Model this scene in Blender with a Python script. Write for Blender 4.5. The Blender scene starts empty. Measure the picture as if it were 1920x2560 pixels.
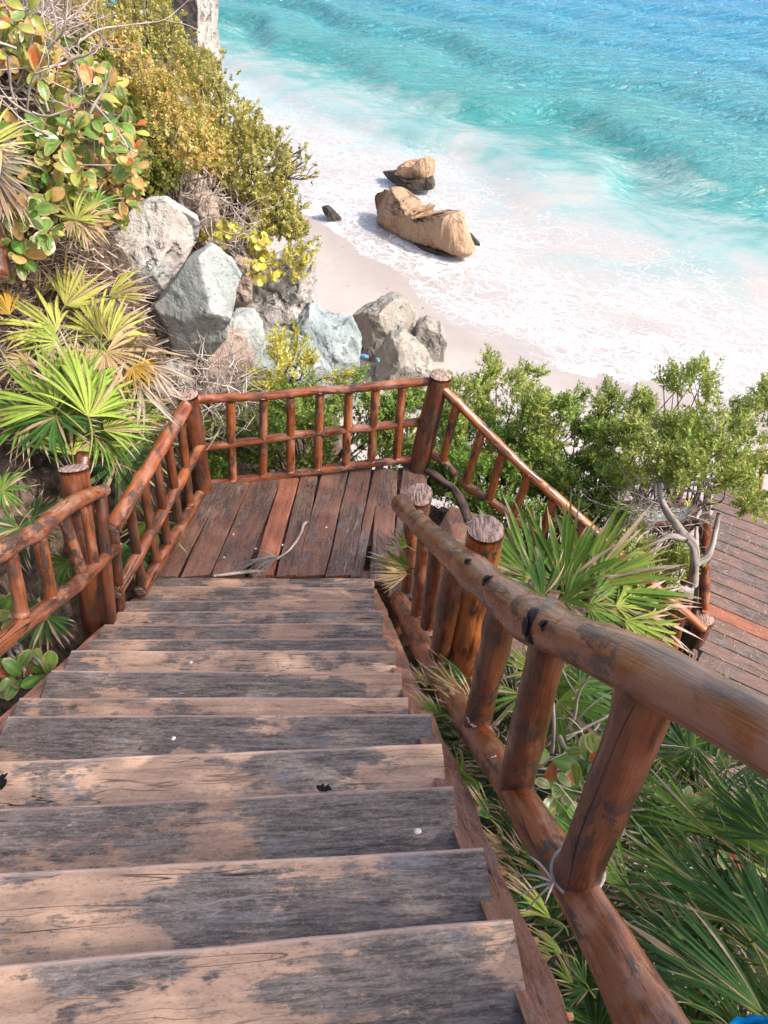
import bpy, math, random
import numpy as np
from mathutils import Vector, Matrix, noise as mnoise
R = math.radians
random.seed(7); rng = np.random.default_rng(7)
SC = bpy.context.scene; COL = SC.collection

# ------------------------------------------------------------------ camera
CAMZ = 9.5; PITCH = R(43)
cam_d = bpy.data.cameras.new('camera'); cam = bpy.data.objects.new('camera', cam_d); COL.objects.link(cam)
cam.location = (0, 0, CAMZ); cam.rotation_euler = (R(90)-PITCH, 0, 0)
cam_d.sensor_fit = 'VERTICAL'; cam_d.sensor_height = 24; cam_d.lens = 24*1922/2560
cam_d.clip_start = 0.05; cam_d.clip_end = 3000
SC.camera = cam
# ------------------------------------------------------------------ light
SUN = Vector((0.74, -0.30, 0.80)).normalized()
el = math.asin(SUN.z); az = math.atan2(SUN.x, SUN.y)
w = bpy.data.worlds.new('World'); SC.world = w; w.use_nodes = True
nt = w.node_tree; bg = nt.nodes['Background']
sky = nt.nodes.new('ShaderNodeTexSky'); sky.sky_type = 'NISHITA'; sky.sun_disc = False
sky.sun_elevation = el; sky.sun_rotation = az; sky.air_density = 1.0; sky.dust_density = 3.5; sky.ozone_density = .4
nt.links.new(sky.outputs[0], bg.inputs[0]); bg.inputs[1].default_value = 0.15
sl = bpy.data.lights.new('sun', 'SUN'); sl.energy = 2.1; sl.angle = R(0.5); sl.color = (1.0, 0.94, 0.86)
sun = bpy.data.objects.new('sun', sl); COL.objects.link(sun); sun.location = (30, -12, 45)
sun.rotation_euler = SUN.to_track_quat('Z', 'Y').to_euler()
SC.view_settings.view_transform = 'Standard'; SC.view_settings.look = 'None'
SC.view_settings.exposure = 1.08; SC.view_settings.gamma = 1.0
SC.cycles.max_bounces = 8; SC.cycles.transparent_max_bounces = 8

# ------------------------------------------------------------------ measuring: photo point -> point in the place
_f = np.array([0, math.cos(PITCH), -math.sin(PITCH)]); _u = np.array([0, math.sin(PITCH), math.cos(PITCH)]); _r = np.array([1., 0, 0])
C0 = np.array([0, 0, CAMZ]); PS = 1920/1659
def ray(x, y): return _r*((x*PS-960)/1922) + _u*((1280-y*PS)/1922) + _f
def atz(x, y, z): r = ray(x, y); return C0 + r*((z-CAMZ)/r[2])
def aty(x, y, Y): r = ray(x, y); return C0 + r*(Y/r[1])
def atd(x, y, d): return C0 + ray(x, y)*d
def atp(x, y, p0, p1):                       # on the upright plane through two ground points
    n = np.array([p1[1]-p0[1], -(p1[0]-p0[0]), 0]); r = ray(x, y)
    return C0 + r*((n[0]*p0[0]+n[1]*p0[1])/(n@r))

# ------------------------------------------------------------------ object helpers
def link(o, parent=None, **kw):
    COL.objects.link(o)
    if parent is not None:
        o.parent = parent
        if parent.type == 'EMPTY': o.matrix_parent_inverse = Matrix.Translation(-Vector(parent.location)) if not parent.get('_p') else Matrix()
    for k, v in kw.items(): o[k] = v
    return o
def thing(name, loc, label, cat, group=None):
    o = bpy.data.objects.new(name, None); o.empty_display_size = .1; COL.objects.link(o); o.location = [float(c) for c in loc]
    tag(o, label, cat, group); return o
def tag(o, label, cat, group=None):
    o['label'] = label; o['category'] = cat
    if group: o['group'] = group
    return o
def struct(o): o['kind'] = 'structure'; return o
def mesh(name, V, F, mats, smooth=True, attrs=None, mi=None):
    V = np.asarray(V, dtype=np.float64).reshape(-1, 3)
    me = bpy.data.meshes.new(name)
    if isinstance(F, np.ndarray):
        k = F.shape[1]; n = len(F)
        me.vertices.add(len(V)); me.vertices.foreach_set('co', V.ravel())
        me.loops.add(n*k); me.loops.foreach_set('vertex_index', F.astype(np.int32).ravel())
        me.polygons.add(n); me.polygons.foreach_set('loop_start', np.arange(0, n*k, k, dtype=np.int32))
        me.polygons.foreach_set('loop_total', np.full(n, k, dtype=np.int32))
        me.update(calc_edges=True)
    else:
        me.from_pydata([tuple(v) for v in V], [], F); me.update()
    for m in (mats if isinstance(mats, (list, tuple)) else [mats]): me.materials.append(m)
    if smooth: me.polygons.foreach_set('use_smooth', np.ones(len(me.polygons), dtype=bool))
    if mi is not None: me.polygons.foreach_set('material_index', np.asarray(mi, dtype=np.int32))
    for an, av in (attrs or {}).items():
        av = np.asarray(av, dtype=np.float64)
        if av.ndim == 1: a = me.attributes.new(an, 'FLOAT', 'POINT'); a.data.foreach_set('value', av)
        elif av.shape[1] == 3: a = me.attributes.new(an, 'FLOAT_VECTOR', 'POINT'); a.data.foreach_set('vector', av.ravel())
        else: a = me.attributes.new(an, 'FLOAT_COLOR', 'POINT'); a.data.foreach_set('color', av.ravel())
    return me
def obj(name, me, parent=None): return link(bpy.data.objects.new(name, me), parent)
def grid_faces(nu, nv, wrap=False):
    i = np.arange(nu-1)[:, None]; j = np.arange(nv if wrap else nv-1)[None, :]
    j2 = (j+1) % nv
    return np.stack([(i*nv+j), (i*nv+j2), ((i+1)*nv+j2), ((i+1)*nv+j)], -1).reshape(-1, 4)
def fbm(P, sc, octv=4, seed=0.0, lac=2.0, gain=.5):
    P = np.asarray(P)*sc; out = np.zeros(len(P)); a = 1.0
    for o in range(octv):
        out += a*np.array([mnoise.noise((p[0]+seed, p[1]-seed, p[2]+2*seed)) for p in P]); P = P*lac; a *= gain
    return out
# numpy value noise (fast, for big grids)
_tab = rng.random((64, 64, 64))
def vnoise(P):
    P = np.asarray(P); i = np.floor(P).astype(int); f = P-i; f = f*f*(3-2*f); i = i % 64; j = (i+1) % 64
    c = lambda a, b, d: _tab[a, b, d]
    x0, y0, z0 = i[:, 0], i[:, 1], i[:, 2]; x1, y1, z1 = j[:, 0], j[:, 1], j[:, 2]; fx, fy, fz = f[:, 0], f[:, 1], f[:, 2]
    a = c(x0, y0, z0)*(1-fx)+c(x1, y0, z0)*fx; b = c(x0, y1, z0)*(1-fx)+c(x1, y1, z0)*fx
    d = c(x0, y0, z1)*(1-fx)+c(x1, y0, z1)*fx; e = c(x0, y1, z1)*(1-fx)+c(x1, y1, z1)*fx
    return (a*(1-fy)+b*fy)*(1-fz)+(d*(1-fy)+e*fy)*fz - .5
def vfbm(P, sc, octv=4, seed=0., gain=.5):
    P = np.asarray(P)*sc+seed*7.31+100; out = np.zeros(len(P)); a = 1.
    for o in range(octv): out += a*vnoise(P); P = P*2.03+3.7; a *= gain
    return out

# ------------------------------------------------------------------ node helpers
class NT:
    def __init__(s, name):
        s.m = bpy.data.materials.new(name); s.m.use_nodes = True; s.t = s.m.node_tree
        s.b = s.t.nodes['Principled BSDF']; s.out = s.t.nodes['Material Output']
    def n(s, typ, ins=None, **props):
        nd = s.t.nodes.new(typ)
        for k, v in props.items(): setattr(nd, k, v)
        for k, v in (ins or {}).items(): s.put(nd.inputs[k], v)
        return nd
    def put(s, sock, v):
        if isinstance(v, bpy.types.NodeSocket): s.t.links.new(v, sock)
        elif isinstance(v, (tuple, list)) and sock.type == 'RGBA' and len(v) == 3: sock.default_value = (*v, 1)
        else: sock.default_value = v
    def attr(s, name, out='Vector'): return s.n('ShaderNodeAttribute', attribute_name=name).outputs[out]
    def scale(s, v, sc): return s.n('ShaderNodeVectorMath', {0: v, 1: sc}, operation='MULTIPLY').outputs[0]
    def noise(s, v, sc=1., det=4., rough=.55, dist=0.): return s.n('ShaderNodeTexNoise', {'Vector': v, 'Scale': sc, 'Detail': det, 'Roughness': rough, 'Distortion': dist}).outputs['Fac']
    def math(s, op, a, b=0., c=0., clamp=False):
        return s.n('ShaderNodeMath', {0: a, 1: b, 2: c}, operation=op, use_clamp=clamp).outputs[0]
    def mr(s, v, a, b, c=0., d=1., smooth=True):
        return s.n('ShaderNodeMapRange', {0: v, 1: a, 2: b, 3: c, 4: d}, interpolation_type='SMOOTHSTEP' if smooth else 'LINEAR').outputs[0]
    def mix(s, f, a, b, bt='MIX'):
        nd = s.n('ShaderNodeMix', data_type='RGBA', blend_type=bt); s.put(nd.inputs[0], f); s.put(nd.inputs[6], a); s.put(nd.inputs[7], b); return nd.outputs[2]
    def ramp(s, f, pts):
        nd = s.n('ShaderNodeValToRGB', {0: f}); cr = nd.color_ramp
        while len(cr.elements) < len(pts): cr.elements.new(.5)
        for e, (p, c) in zip(cr.elements, pts): e.position = p; e.color = (*c, 1)
        return nd.outputs[0]
    def bump(s, h, dist=.01, st=1., nrm=None):
        i = {'Height': h, 'Distance': dist, 'Strength': st}
        if nrm is not None: i['Normal'] = nrm
        return s.n('ShaderNodeBump', i).outputs[0]
    def fin(s, col=None, rough=.6, nrm=None, spec=.35):
        if col is not None: s.put(s.b.inputs['Base Color'], col)
        s.put(s.b.inputs['Roughness'], rough); s.b.inputs['Specular IOR Level'].default_value = spec
        if nrm is not None: s.put(s.b.inputs['Normal'], nrm)
        return s.m

def m_log(name, base, dark, worn, wornamt=.5, rough=.5, stain=.8):
    s = NT(name); v = s.attr('lc')
    g = s.noise(s.scale(v, (24, 24, 2.6)), 1, 7, .66, .15)
    g2 = s.noise(s.scale(v, (120, 120, 7)), 1, 3, .6)
    p = s.noise(s.scale(v, (8, 8, 5)), 1, 6, .62, .2)
    p2 = s.noise(s.scale(v, (5, 5, 1.6)), 1, 4, .6)
    c = s.mix(s.mr(g, .34, .64), dark, base)
    c = s.mix(s.math('MULTIPLY', s.mr(p2, .42, .68), .55), c, s.mix(.5, base, (.50, .17, .05)))
    c = s.mix(s.math('MULTIPLY', s.mr(p, .46, .64), wornamt), c, worn)
    fl = s.noise(s.scale(v, (26, 26, 10)), 1, 6, .72, .3); big = s.noise(s.scale(v, (6, 6, 3)), 1, 2, .5)
    st = s.math('MULTIPLY', s.mr(fl, .48, .56), s.mr(big, .49, .57))
    c = s.mix(s.math('MULTIPLY', st, stain), c, (.055, .042, .036))          # flaked dark weathering, deepened in place of shadow contrast
    cr = s.math('ABSOLUTE', s.math('SUBTRACT', s.noise(s.scale(v, (13, 13, .5)), 1, 1, .4, 0.), .5))
    crk = s.math('MULTIPLY', s.mr(cr, .0, .006, 1, 0), s.mr(s.noise(s.scale(v, (9, 9, 2)), 1, 2), .47, .56))
    c = s.mix(crk, c, (.02, .012, .01))
    h = s.math('SUBTRACT', s.math('ADD', s.math('ADD', s.math('MULTIPLY', g, .55), s.math('MULTIPLY', p, .5)), s.math('MULTIPLY', g2, .25)), s.math('ADD', s.math('MULTIPLY', crk, .9), s.math('MULTIPLY', st, .2)))
    s.b.inputs['Coat Weight'].default_value = .45; s.b.inputs['Coat Roughness'].default_value = .16
    return s.fin(c, s.math('ADD', s.mr(p, .3, .7, rough-.1, rough+.15), s.math('MULTIPLY', st, .2)), s.bump(h, .012, 1.), .5)
M = {}
M['log'] = m_log('varnished_log', (.33, .088, .028), (.075, .019, .009), (.50, .26, .17), .5, .30, .9)  # tones spread apart so the colour carries sun and shadow contrast
M['log_dark'] = m_log('dark_log', (.17, .048, .021), (.032, .012, .008), (.26, .105, .06), .4, .32, .9)  # darker log colour; on the near balusters it stands for shade
M['log_orange'] = m_log('orange_log', (.46, .135, .030), (.10, .026, .010), (.50, .20, .08), .35, .30, .95)  # brighter orange; on the newels it stands for sunlight
def m_end():
    s = NT('cut_log_end'); v = s.attr('lc')
    a = s.noise(s.scale(v, (20, 90, 20)), 1, 4, .6, .6); b = s.noise(s.scale(v, (30, 30, 30)), 1, 4)
    c = s.mix(s.mr(a, .35, .62), (.10, .06, .045), (.46, .31, .25)); c = s.mix(s.mr(b, .55, .7), c, (.16, .14, .14))
    return s.fin(c, .75, s.bump(a, .004, .8))
M['end'] = m_end()
def m_tread(name, tan, grey, bias=.5, pink=(.58, .36, .28)):
    s = NT(name); v = s.attr('lc')
    big = s.noise(s.scale(v, (2.0, 3.4, 3)), 1, 2, .5, .3)
    fine = s.noise(s.scale(v, (9, 70, 40)), 1, 5, .7, .2)
    mid = s.noise(s.scale(v, (14, 26, 26)), 1, 5, .65)
    f = s.math('ADD', s.math('ADD', big, s.math('MULTIPLY', s.math('SUBTRACT', fine, .5), .34)), s.math('MULTIPLY', s.math('SUBTRACT', mid, .5), .42))
    msk = s.math('ADD', s.math('MULTIPLY', s.mr(f, bias-.07, bias+.075), .55), s.math('MULTIPLY', s.mr(f, bias-.02, bias+.02), .40))
    tv = s.noise(s.scale(v, (3, 22, 22)), 1, 5, .6)
    ct = s.mix(s.mr(tv, .3, .7), tuple(x*.72 for x in tan), tuple(min(1, x*1.18) for x in tan))
    gv = s.noise(s.scale(v, (5, 48, 40)), 1.3, 6, .7, .4)
    cg = s.mix(s.mr(gv, .32, .68), tuple(x*.42 for x in grey), tuple(min(1, x*1.65) for x in grey))
    scf = s.noise(s.scale(v, (22, 60, 30)), 1, 6, .78, 1.2); cg = s.mix(s.math('MULTIPLY', s.mr(scf, .5, .68), .55), cg, tuple(min(1, x*2.2) for x in grey)); cg = s.mix(s.math('MULTIPLY', s.mr(scf, .34, .46, 1, 0), .6), cg, tuple(x*.35 for x in grey))
    bl = s.noise(s.scale(v, (4, 7, 7)), 1, 3); cg = s.mix(s.math('MULTIPLY', s.mr(bl, .55, .75), .45), cg, (.24, .245, .28))
    c = s.mix(msk, cg, ct)
    grit = s.noise(s.scale(v, (60, 150, 60)), 1, 4, .75, .8); c = s.mix(s.math('MULTIPLY', s.mr(grit, .52, .66), .5), c, s.mix(.5, c, (.62, .52, .46))); c = s.mix(s.math('MULTIPLY', s.mr(grit, .36, .46, 1, 0), .55), c, s.mix(.7, c, (.03, .02, .016)))
    # grain cracks: some pale, some dark
    wob = s.n('ShaderNodeVectorMath', {0: s.scale(v, (1.1, 26, 20)), 1: s.scale(s.n('ShaderNodeTexNoise', {'Vector': v, 'Scale': 5.}).outputs['Color'], (0, 1.4, 0))}, operation='ADD').outputs[0]
    ln = s.math('ABSOLUTE', s.math('SUBTRACT', s.noise(wob, 1, 1, .4), .5))
    brk = s.mr(s.noise(s.scale(v, (5, 9, 9)), 1, 3), .42, .58)
    l1 = s.math('MULTIPLY', s.mr(ln, .002, .011, 1, 0), brk)
    c = s.mix(s.math('MULTIPLY', l1, .75), c, s.mix(msk, (.36, .30, .27), (.14, .075, .055)))
    ln2 = s.math('ABSOLUTE', s.math('SUBTRACT', s.noise(s.scale(v, (.8, 15, 12)), 1, 2, .5, .2), .47))
    l2 = s.math('MULTIPLY', s.mr(ln2, .0, .006, 1, 0), s.mr(s.noise(s.scale(v, (2.2, 5, 5)), 1, 2), .5, .6))
    c = s.mix(l2, c, (.03, .02, .018))
    dr = s.mr(s.noise(s.scale(v, (11, 17, 12)), 1, 6, .75), .68, .78)
    c = s.mix(s.math('MULTIPLY', dr, .6), c, (.55, .54, .55))
    e = s.math('MULTIPLY', s.attr('edge', 'Fac'), s.mr(mid, .25, .45))
    c = s.mix(s.math('MULTIPLY', e, .65), c, pink)
    h = s.math('SUBTRACT', s.math('ADD', s.math('MULTIPLY', gv, .5), s.math('ADD', s.math('ADD', s.math('MULTIPLY', fine, .4), s.math('MULTIPLY', grit, .35)), s.math('MULTIPLY', msk, .25))), s.math('ADD', s.math('MULTIPLY', l1, .5), l2))
    return s.fin(c, .62, s.bump(h, .004, .8), .3)
M['tread'] = m_tread('worn_tread_wood', (.50, .305, .205), (.155, .122, .104), .505, (.66, .44, .35))
M['tread_pale'] = m_tread('pale_worn_tread_wood', (.54, .34, .232), (.165, .132, .114), .485, (.68, .46, .37))
M['tread_grey'] = m_tread('grey_tread_wood', (.40, .245, .168), (.145, .115, .100), .56, (.58, .38, .30))
M['deck'] = m_tread('weathered_deck_wood', (.215, .105, .074), (.118, .074, .060), .485, (.24, .14, .11))
M['deck_low'] = m_tread('grey_brown_deck_wood', (.215, .128, .105), (.125, .094, .084), .49, (.24, .15, .12))
M['deck_red'] = m_tread('reddish_deck_wood', (.34, .125, .072), (.25, .10, .065), .42, (.36, .16, .1))
M['stringer'] = m_tread('rough_sawn_plank', (.42, .20, .125), (.30, .135, .085), .44, (.40, .24, .18))

def m_plain(name, c, rough=.6, metal=0.):
    s = NT(name); v = s.n('ShaderNodeTexCoord').outputs['Object']; n_ = s.noise(v, 18, 4)
    s.b.inputs['Metallic'].default_value = metal
    return s.fin(s.mix(s.mr(n_, .3, .7), tuple(x*.75 for x in c), tuple(min(1, x*1.2) for x in c)), rough, s.bump(n_, .003, .4))
def m_bark(name, a, b):
    s = NT(name); v = s.attr('lc'); n_ = s.noise(s.scale(v, (30, 30, 5)), 1, 5, .65); return s.fin(s.mix(s.mr(n_, .35, .65), a, b), .85, s.bump(n_, .006, .9), .2)
M['bark'] = m_bark('brown_bark', (.06, .04, .03), (.20, .145, .11)); M['bark_grey'] = m_bark('grey_driftwood', (.15, .12, .10), (.42, .365, .33)); M['twig'] = m_bark('pale_twig', (.28, .22, .19), (.56, .48, .43)); M['twig_dark'] = m_bark('dark_twig', (.05, .035, .03), (.15, .10, .08))
# ------------------------------------------------------------------ shape helpers
def tube(pts, rad, ns=14, lump=.08, seed=0, step=.05, cap=True):
    """a log along pts; returns V, F(list), lc, material index (1 = cut end)"""
    pts = np.array([np.asarray(p, float) for p in pts]); rad = np.broadcast_to(np.asarray(rad, float), (len(pts),))
    d = np.r_[0, np.cumsum(np.linalg.norm(np.diff(pts, axis=0), axis=1))]; L = d[-1]
    n = max(2, int(L/step)+1); s = np.linspace(0, L, n)
    P = np.stack([np.interp(s, d, pts[:, k]) for k in range(3)], 1)
    if len(pts) > 2:
        kk = min(max(1, int(.06/ (L/(n-1)))), max(1, n//6)); ker = np.ones(2*kk+1)/(2*kk+1)
        Q = np.stack([np.convolve(np.pad(P[:, k], kk, mode='edge'), ker, 'valid') for k in range(3)], 1); Q[0] = P[0]; Q[-1] = P[-1]; P = Q
    rr = np.interp(s, d, rad)
    T = np.gradient(P, axis=0); T /= np.linalg.norm(T, axis=1)[:, None]
    a = np.array([0, 0, 1.]) if abs(T[0][2]) < .8 else np.array([1., 0, 0])
    th = np.linspace(0, 2*np.pi, ns, endpoint=False)
    r0 = np.random.default_rng(seed+11); V = []; LC = []; off = r0.random(3)*40
    ph = r0.random((6, 3))*6.28
    kn = [(r0.random()*L, r0.random()*6.28, r0.uniform(.10, .26), r0.uniform(.022, .05)) for _ in range(int(L*3.2)+1)] if lump and L > .25 else []
    for i in range(n):
        x = np.cross(a, T[i]); x /= np.linalg.norm(x); y = np.cross(T[i], x)
        q = rr[i]*(1+lump*(.5*np.sin(s[i]*9+ph[0, 0]+np.sin(th+ph[0, 1]))+.5*np.sin(2*th+s[i]*5+ph[1, 0])*np.sin(s[i]*3+ph[1, 1])+.35*np.sin(3*th+ph[2, 0]+s[i]*14)+.3*np.sin(th*5+ph[3, 0]-s[i]*8)*np.sin(s[i]*23+ph[3, 1])))
        for (ks, ka, kh, kw) in kn:
            da = (th-ka+np.pi) % (2*np.pi)-np.pi; q = q*(1+kh*np.exp(-((s[i]-ks)/kw)**2-(da*rr[i]/kw)**2))
        V.append(P[i]+np.outer(np.cos(th)*q, x)+np.outer(np.sin(th)*q, y))
        LC.append(np.stack([np.cos(th)*rr[i], np.sin(th)*rr[i], np.full(ns, s[i])], 1)+off)
    V = np.concatenate(V); LC = np.concatenate(LC)
    F = grid_faces(n, ns, True)[:, ::-1].tolist(); mi = [0]*len(F)
    if cap:
        for i, sg in ((0, -1), (n-1, 1)):
            ring = V[i*ns:(i+1)*ns]; c = ring.mean(0); b0 = len(V)
            in1 = c+(ring-c)*.93+T[i]*sg*.006; in2 = c+(ring-c)*.5+T[i]*sg*.008
            lcr = LC[i*ns:(i+1)*ns]; lcc = lcr.mean(0)
            V = np.concatenate([V, in1, in2, [c+T[i]*sg*.008]]); LC = np.concatenate([LC, lcc+(lcr-lcc)*.93, lcc+(lcr-lcc)*.5, [lcc]])
            for j in range(ns):
                j2 = (j+1) % ns; base = i*ns
                qs = [[base+j, base+j2, b0+j2, b0+j], [b0+j, b0+j2, b0+ns+j2, b0+ns+j], [b0+ns+j, b0+ns+j2, b0+2*ns]]
                if sg < 0: qs = [q[::-1] for q in qs]
                F += [q[::-1] if False else q for q in qs]; mi += [1, 1, 1]
    return V, F, LC, mi
_ls = [0]
def log(name, pts, rad, parent, mat='log', ns=14, lump=.08, step=.04):
    _ls[0] += 1
    V, F, LC, mi = tube(pts, rad, ns, lump, _ls[0], step)
    o = obj(name, mesh(name, V, F, [M[mat], M['end']], True, {'lc': LC}, mi), parent)
    return o
def board(A, B, depth_vec, th, seed=0, nl=34, bev=.008, jit=.006, edge_side=None, taper=0.):
    """plank whose top edge line runs A->B; depth_vec = across; th downwards.  top faces up."""
    A = np.asarray(A, float); B = np.asarray(B, float); D = np.asarray(depth_vec, float); L = np.linalg.norm(B-A); W = np.linalg.norm(D)
    X = (B-A)/L; Z = np.cross(X, D/W); Z = Z/np.linalg.norm(Z); Z = Z if Z[2] > 0 else -Z; Dn = D/W
    r0 = np.random.default_rng(seed+5); off = r0.random(3)*50
    na = 7
    prof = [(0, -bev), (bev, 0), (bev+.012, 0)] + [(bev+(W-2*bev)*k/(na-1), 0) for k in range(1, na-1)] + [(W-bev, 0), (W, -bev), (W, -th+bev), (W-bev, -th), (bev, -th), (0, -th+bev)]
    npf = len(prof); s = np.linspace(0, 1, nl); V = []; LC = []; E = []
    e0 = vfbm(np.stack([s*L*3+off[0], s*0+off[1], s*0], 1), 1.4, 4)*jit*2.6; e1 = vfbm(np.stack([s*L*3+off[2], s*0, s*0+off[1]], 1), 1.4, 4)*jit*2.6
    sg = vfbm(np.stack([s*L+off[1], s*0, s*0], 1), .9, 2)*jit
    for i in range(nl):
        for k, (a, z) in enumerate(prof):
            f = a/W; aa = a + e0[i]*(1-f)+e1[i]*f
            V.append(A+X*(s[i]*L)+Dn*aa+Z*(z+sg[i])); LC.append((s[i]*L+off[0], aa+off[1], z+off[2]))
            E.append(1. if (edge_side == 0 and k in (0, 1)) else 0.)
    V = np.array(V)
    # ragged ends
    for i, sgn in ((0, 1), (nl-1, -1)):
        V[i*npf:(i+1)*npf] += X*sgn*(np.repeat(0, npf)[:, None]+ (r0.random(npf)*jit*1.5)[:, None])
    F = grid_faces(nl, npf, True).tolist() + [list(range(npf))[::-1], list(range((nl-1)*npf, nl*npf))]
    n = np.cross(V[F[0][1]]-V[F[0][0]], V[F[0][2]]-V[F[0][1]])
    return V, F, LC, np.array(E)
def fix_normals(me):
    import bmesh
    bm = bmesh.new(); bm.from_mesh(me); bmesh.ops.recalc_face_normals(bm, faces=bm.faces); bm.to_mesh(me); bm.free()
def board_obj(name, parent, mat, *a, **k):
    V, F, LC, E = board(*a, **k); me = mesh(name, V, F, M[mat], False, {'lc': LC, 'edge': E}); fix_normals(me)
    return obj(name, me, parent)
# ================================================================== the staircase
def zp(x, y, z): return atz(x/PS, y/PS, z)      # same, in full photo pixels
NOSE = [((-190, 2760), (1420, 2560)), ((0, 2413), (1281, 2294)), ((0, 2181), (1209, 2118)), ((0, 2020), (1134, 1961)), ((0, 1902), (1105, 1857)), ((0, 1788), (1079, 1784)), ((49, 1743), (1021, 1741)), ((128, 1675), (1005, 1680)), ((178, 1625), (990, 1625)), ((225, 1597), (968, 1595)), ((260, 1560), (957, 1557)), ((295, 1529), (957, 1525)), ((315, 1503), (937, 1497)), ((350, 1464), (936, 1468))]
stair = thing('staircase', (-.6, 2, CAMZ-3.6), 'broad wooden staircase of worn two-tone planks running down to the landing', 'staircase')
noses = []
for i, (Lp, Rp) in enumerate(NOSE):
    mx, my = (Lp[0]+Rp[0])/2/PS, (Lp[1]+Rp[1])/2/PS
    r = ray(mx, my); t = 1.6/(-r[2]-.7*r[1]); z = CAMZ+(r*t)[2]
    a = zp(*Lp, z); b = zp(*Rp, z)
    if Lp[0] <= 0:                                # the end lies left of the frame: carry it on to the stair's edge
        xe = -1.60; a = a+(b-a)*((xe-a[0])/(b[0]-a[0]))
    noses.append((a, b))
kinds = ['tread', 'tread', 'tread_pale', 'tread_pale', 'tread_grey', 'tread', 'tread_pale', 'tread', 'tread_grey', 'tread_grey', 'tread', 'tread_grey', 'tread', 'tread_grey']
kinds = ['tread_pale', 'tread_pale', 'tread_pale', 'tread_grey', 'tread_pale', 'tread', 'tread', 'tread', 'tread_pale', 'tread_grey', 'tread_grey', 'tread', 'tread_grey', 'tread_grey']
for i, (a, b) in enumerate(noses):
    back = np.cross(np.array([0, 0, 1.]), (b-a)/np.linalg.norm(b-a))*-1.0     # towards the viewer
    if back[1] > 0: back = -back
    dist = .36
    if i > 0: dist = np.linalg.norm(((a+b)/2-(noses[i-1][0]+noses[i-1][1])/2)[:2])+.08
    board_obj('tread', stair, kinds[i], a, b, back*dist, .055, seed=i*3+1, nl=60, jit=.0022, bev=.006, edge_side=0)
M['hole_patch'] = m_plain('painted_hole_dark', (.008, .006, .006), .95)
def hole_patch(x, y, k, sx, sy):  # flat near-black disc painted for the dark inside of a knot hole
    c = atz(x, y, noses[k][0][2]+.0025); th = np.linspace(0, 2*np.pi, 25)[:-1]; r1 = np.random.default_rng(int(x)); q = 1+.18*r1.normal(size=24)
    V = [c+np.array([math.cos(t)*sx*w_, math.sin(t)*sy*w_, 0]) for t, w_ in zip(th, q)]
    obj('painted_knot_hole', mesh('painted_knot_hole', V, [list(range(24))], M['hole_patch'], False), stair)
hole_patch(699, 1703, 3, .024, .014); hole_patch(2, 1690, 3, .02, .03)
# stringers: rough planks under the tread ends
def stringer(side, dx, w, dz0, n=70):
    ys = np.linspace(-.2, 3.85, n); V = []; LC = []
    pe = [q[side] for q in noses]; yy = [q[1] for q in pe]; xx = [q[0] for q in pe]
    cx = np.polyfit(yy, xx, 1)
    o = rng.random(3)*30
    wb = vfbm(np.stack([ys*2.2, ys*0+side*9, ys*0], 1), 1.6, 4)*.03
    for i, y in enumerate(ys):
        x = cx[0]*y+cx[1]+dx; z = CAMZ-1.6-.7*y+dz0
        for k, (px, pz) in enumerate([(-.012, 0), (0, .0), (w+wb[i], -.012), (w+wb[i]+.006, -.03), (w, -.20), (-.012, -.22)]):
            V.append((x+px, y, z+pz+wb[i]*.4)); LC.append((y*1.2+o[0], px+o[1], pz+o[2]))
    F = grid_faces(n, 6, True).tolist()+[[0, 1, 2, 3, 4, 5], [(n-1)*6+k for k in range(6)]]
    me = mesh('stringer', V, F, M['stringer'], False, {'lc': LC, 'edge': [0.]*len(V)}); fix_normals(me)
    global st_edge
    if side == 1: st_edge = lambda y: np.array([cx[0]*y+cx[1]+dx+w+np.interp(y, ys, wb)+.004, y, CAMZ-1.6-.7*y+dz0-.07])
    return obj('stringer', me, stair)
stringer(1, -.03, .095, -.075); stringer(0, -.05, .05, -.08)
M['rust'] = m_plain('rusty_steel', (.36, .19, .11), .6, .4)
for (bx, by) in ((1168, 2200), (1030, 2025), (775, 1915)): pass
for (bx, by) in ((1228, 2205), (1157, 2007), (1098, 1805), (1032, 1660), (978, 1605)):
    p = st_edge(atp(bx, by, (.36, .7), (.20, 2.0))[1]+.06)+[.016, 0, 0]
    V, F, LC, mi = tube([p+[-.022, 0, 0], p+[.0, .0, 0]], .005, 8, 0, 1); V2, F2, LC2, mi2 = tube([p+[-.006, 0, 0], p+[.001, 0, 0]], .010, 6, 0, 2)
    F2 = [[q+len(V) for q in f] for f in F2]
    obj('bolt', mesh('bolt', np.r_[V, V2], F+F2, M['rust'], False), stair)

# ================================================================== the landing
ZL = CAMZ-4.35
landing = thing('landing_deck', (-.6, 4.4, ZL), 'wooden landing of long brown boards at the foot of the stairs', 'deck')
board_obj('header_board', landing, 'tread', zp(392, 1443, ZL-.004), zp(940, 1446, ZL-.004), zp(350, 1478, ZL-.004)-zp(392, 1443, ZL-.004)+[.05, 0, 0], .06, seed=71, nl=50, edge_side=None)
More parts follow.
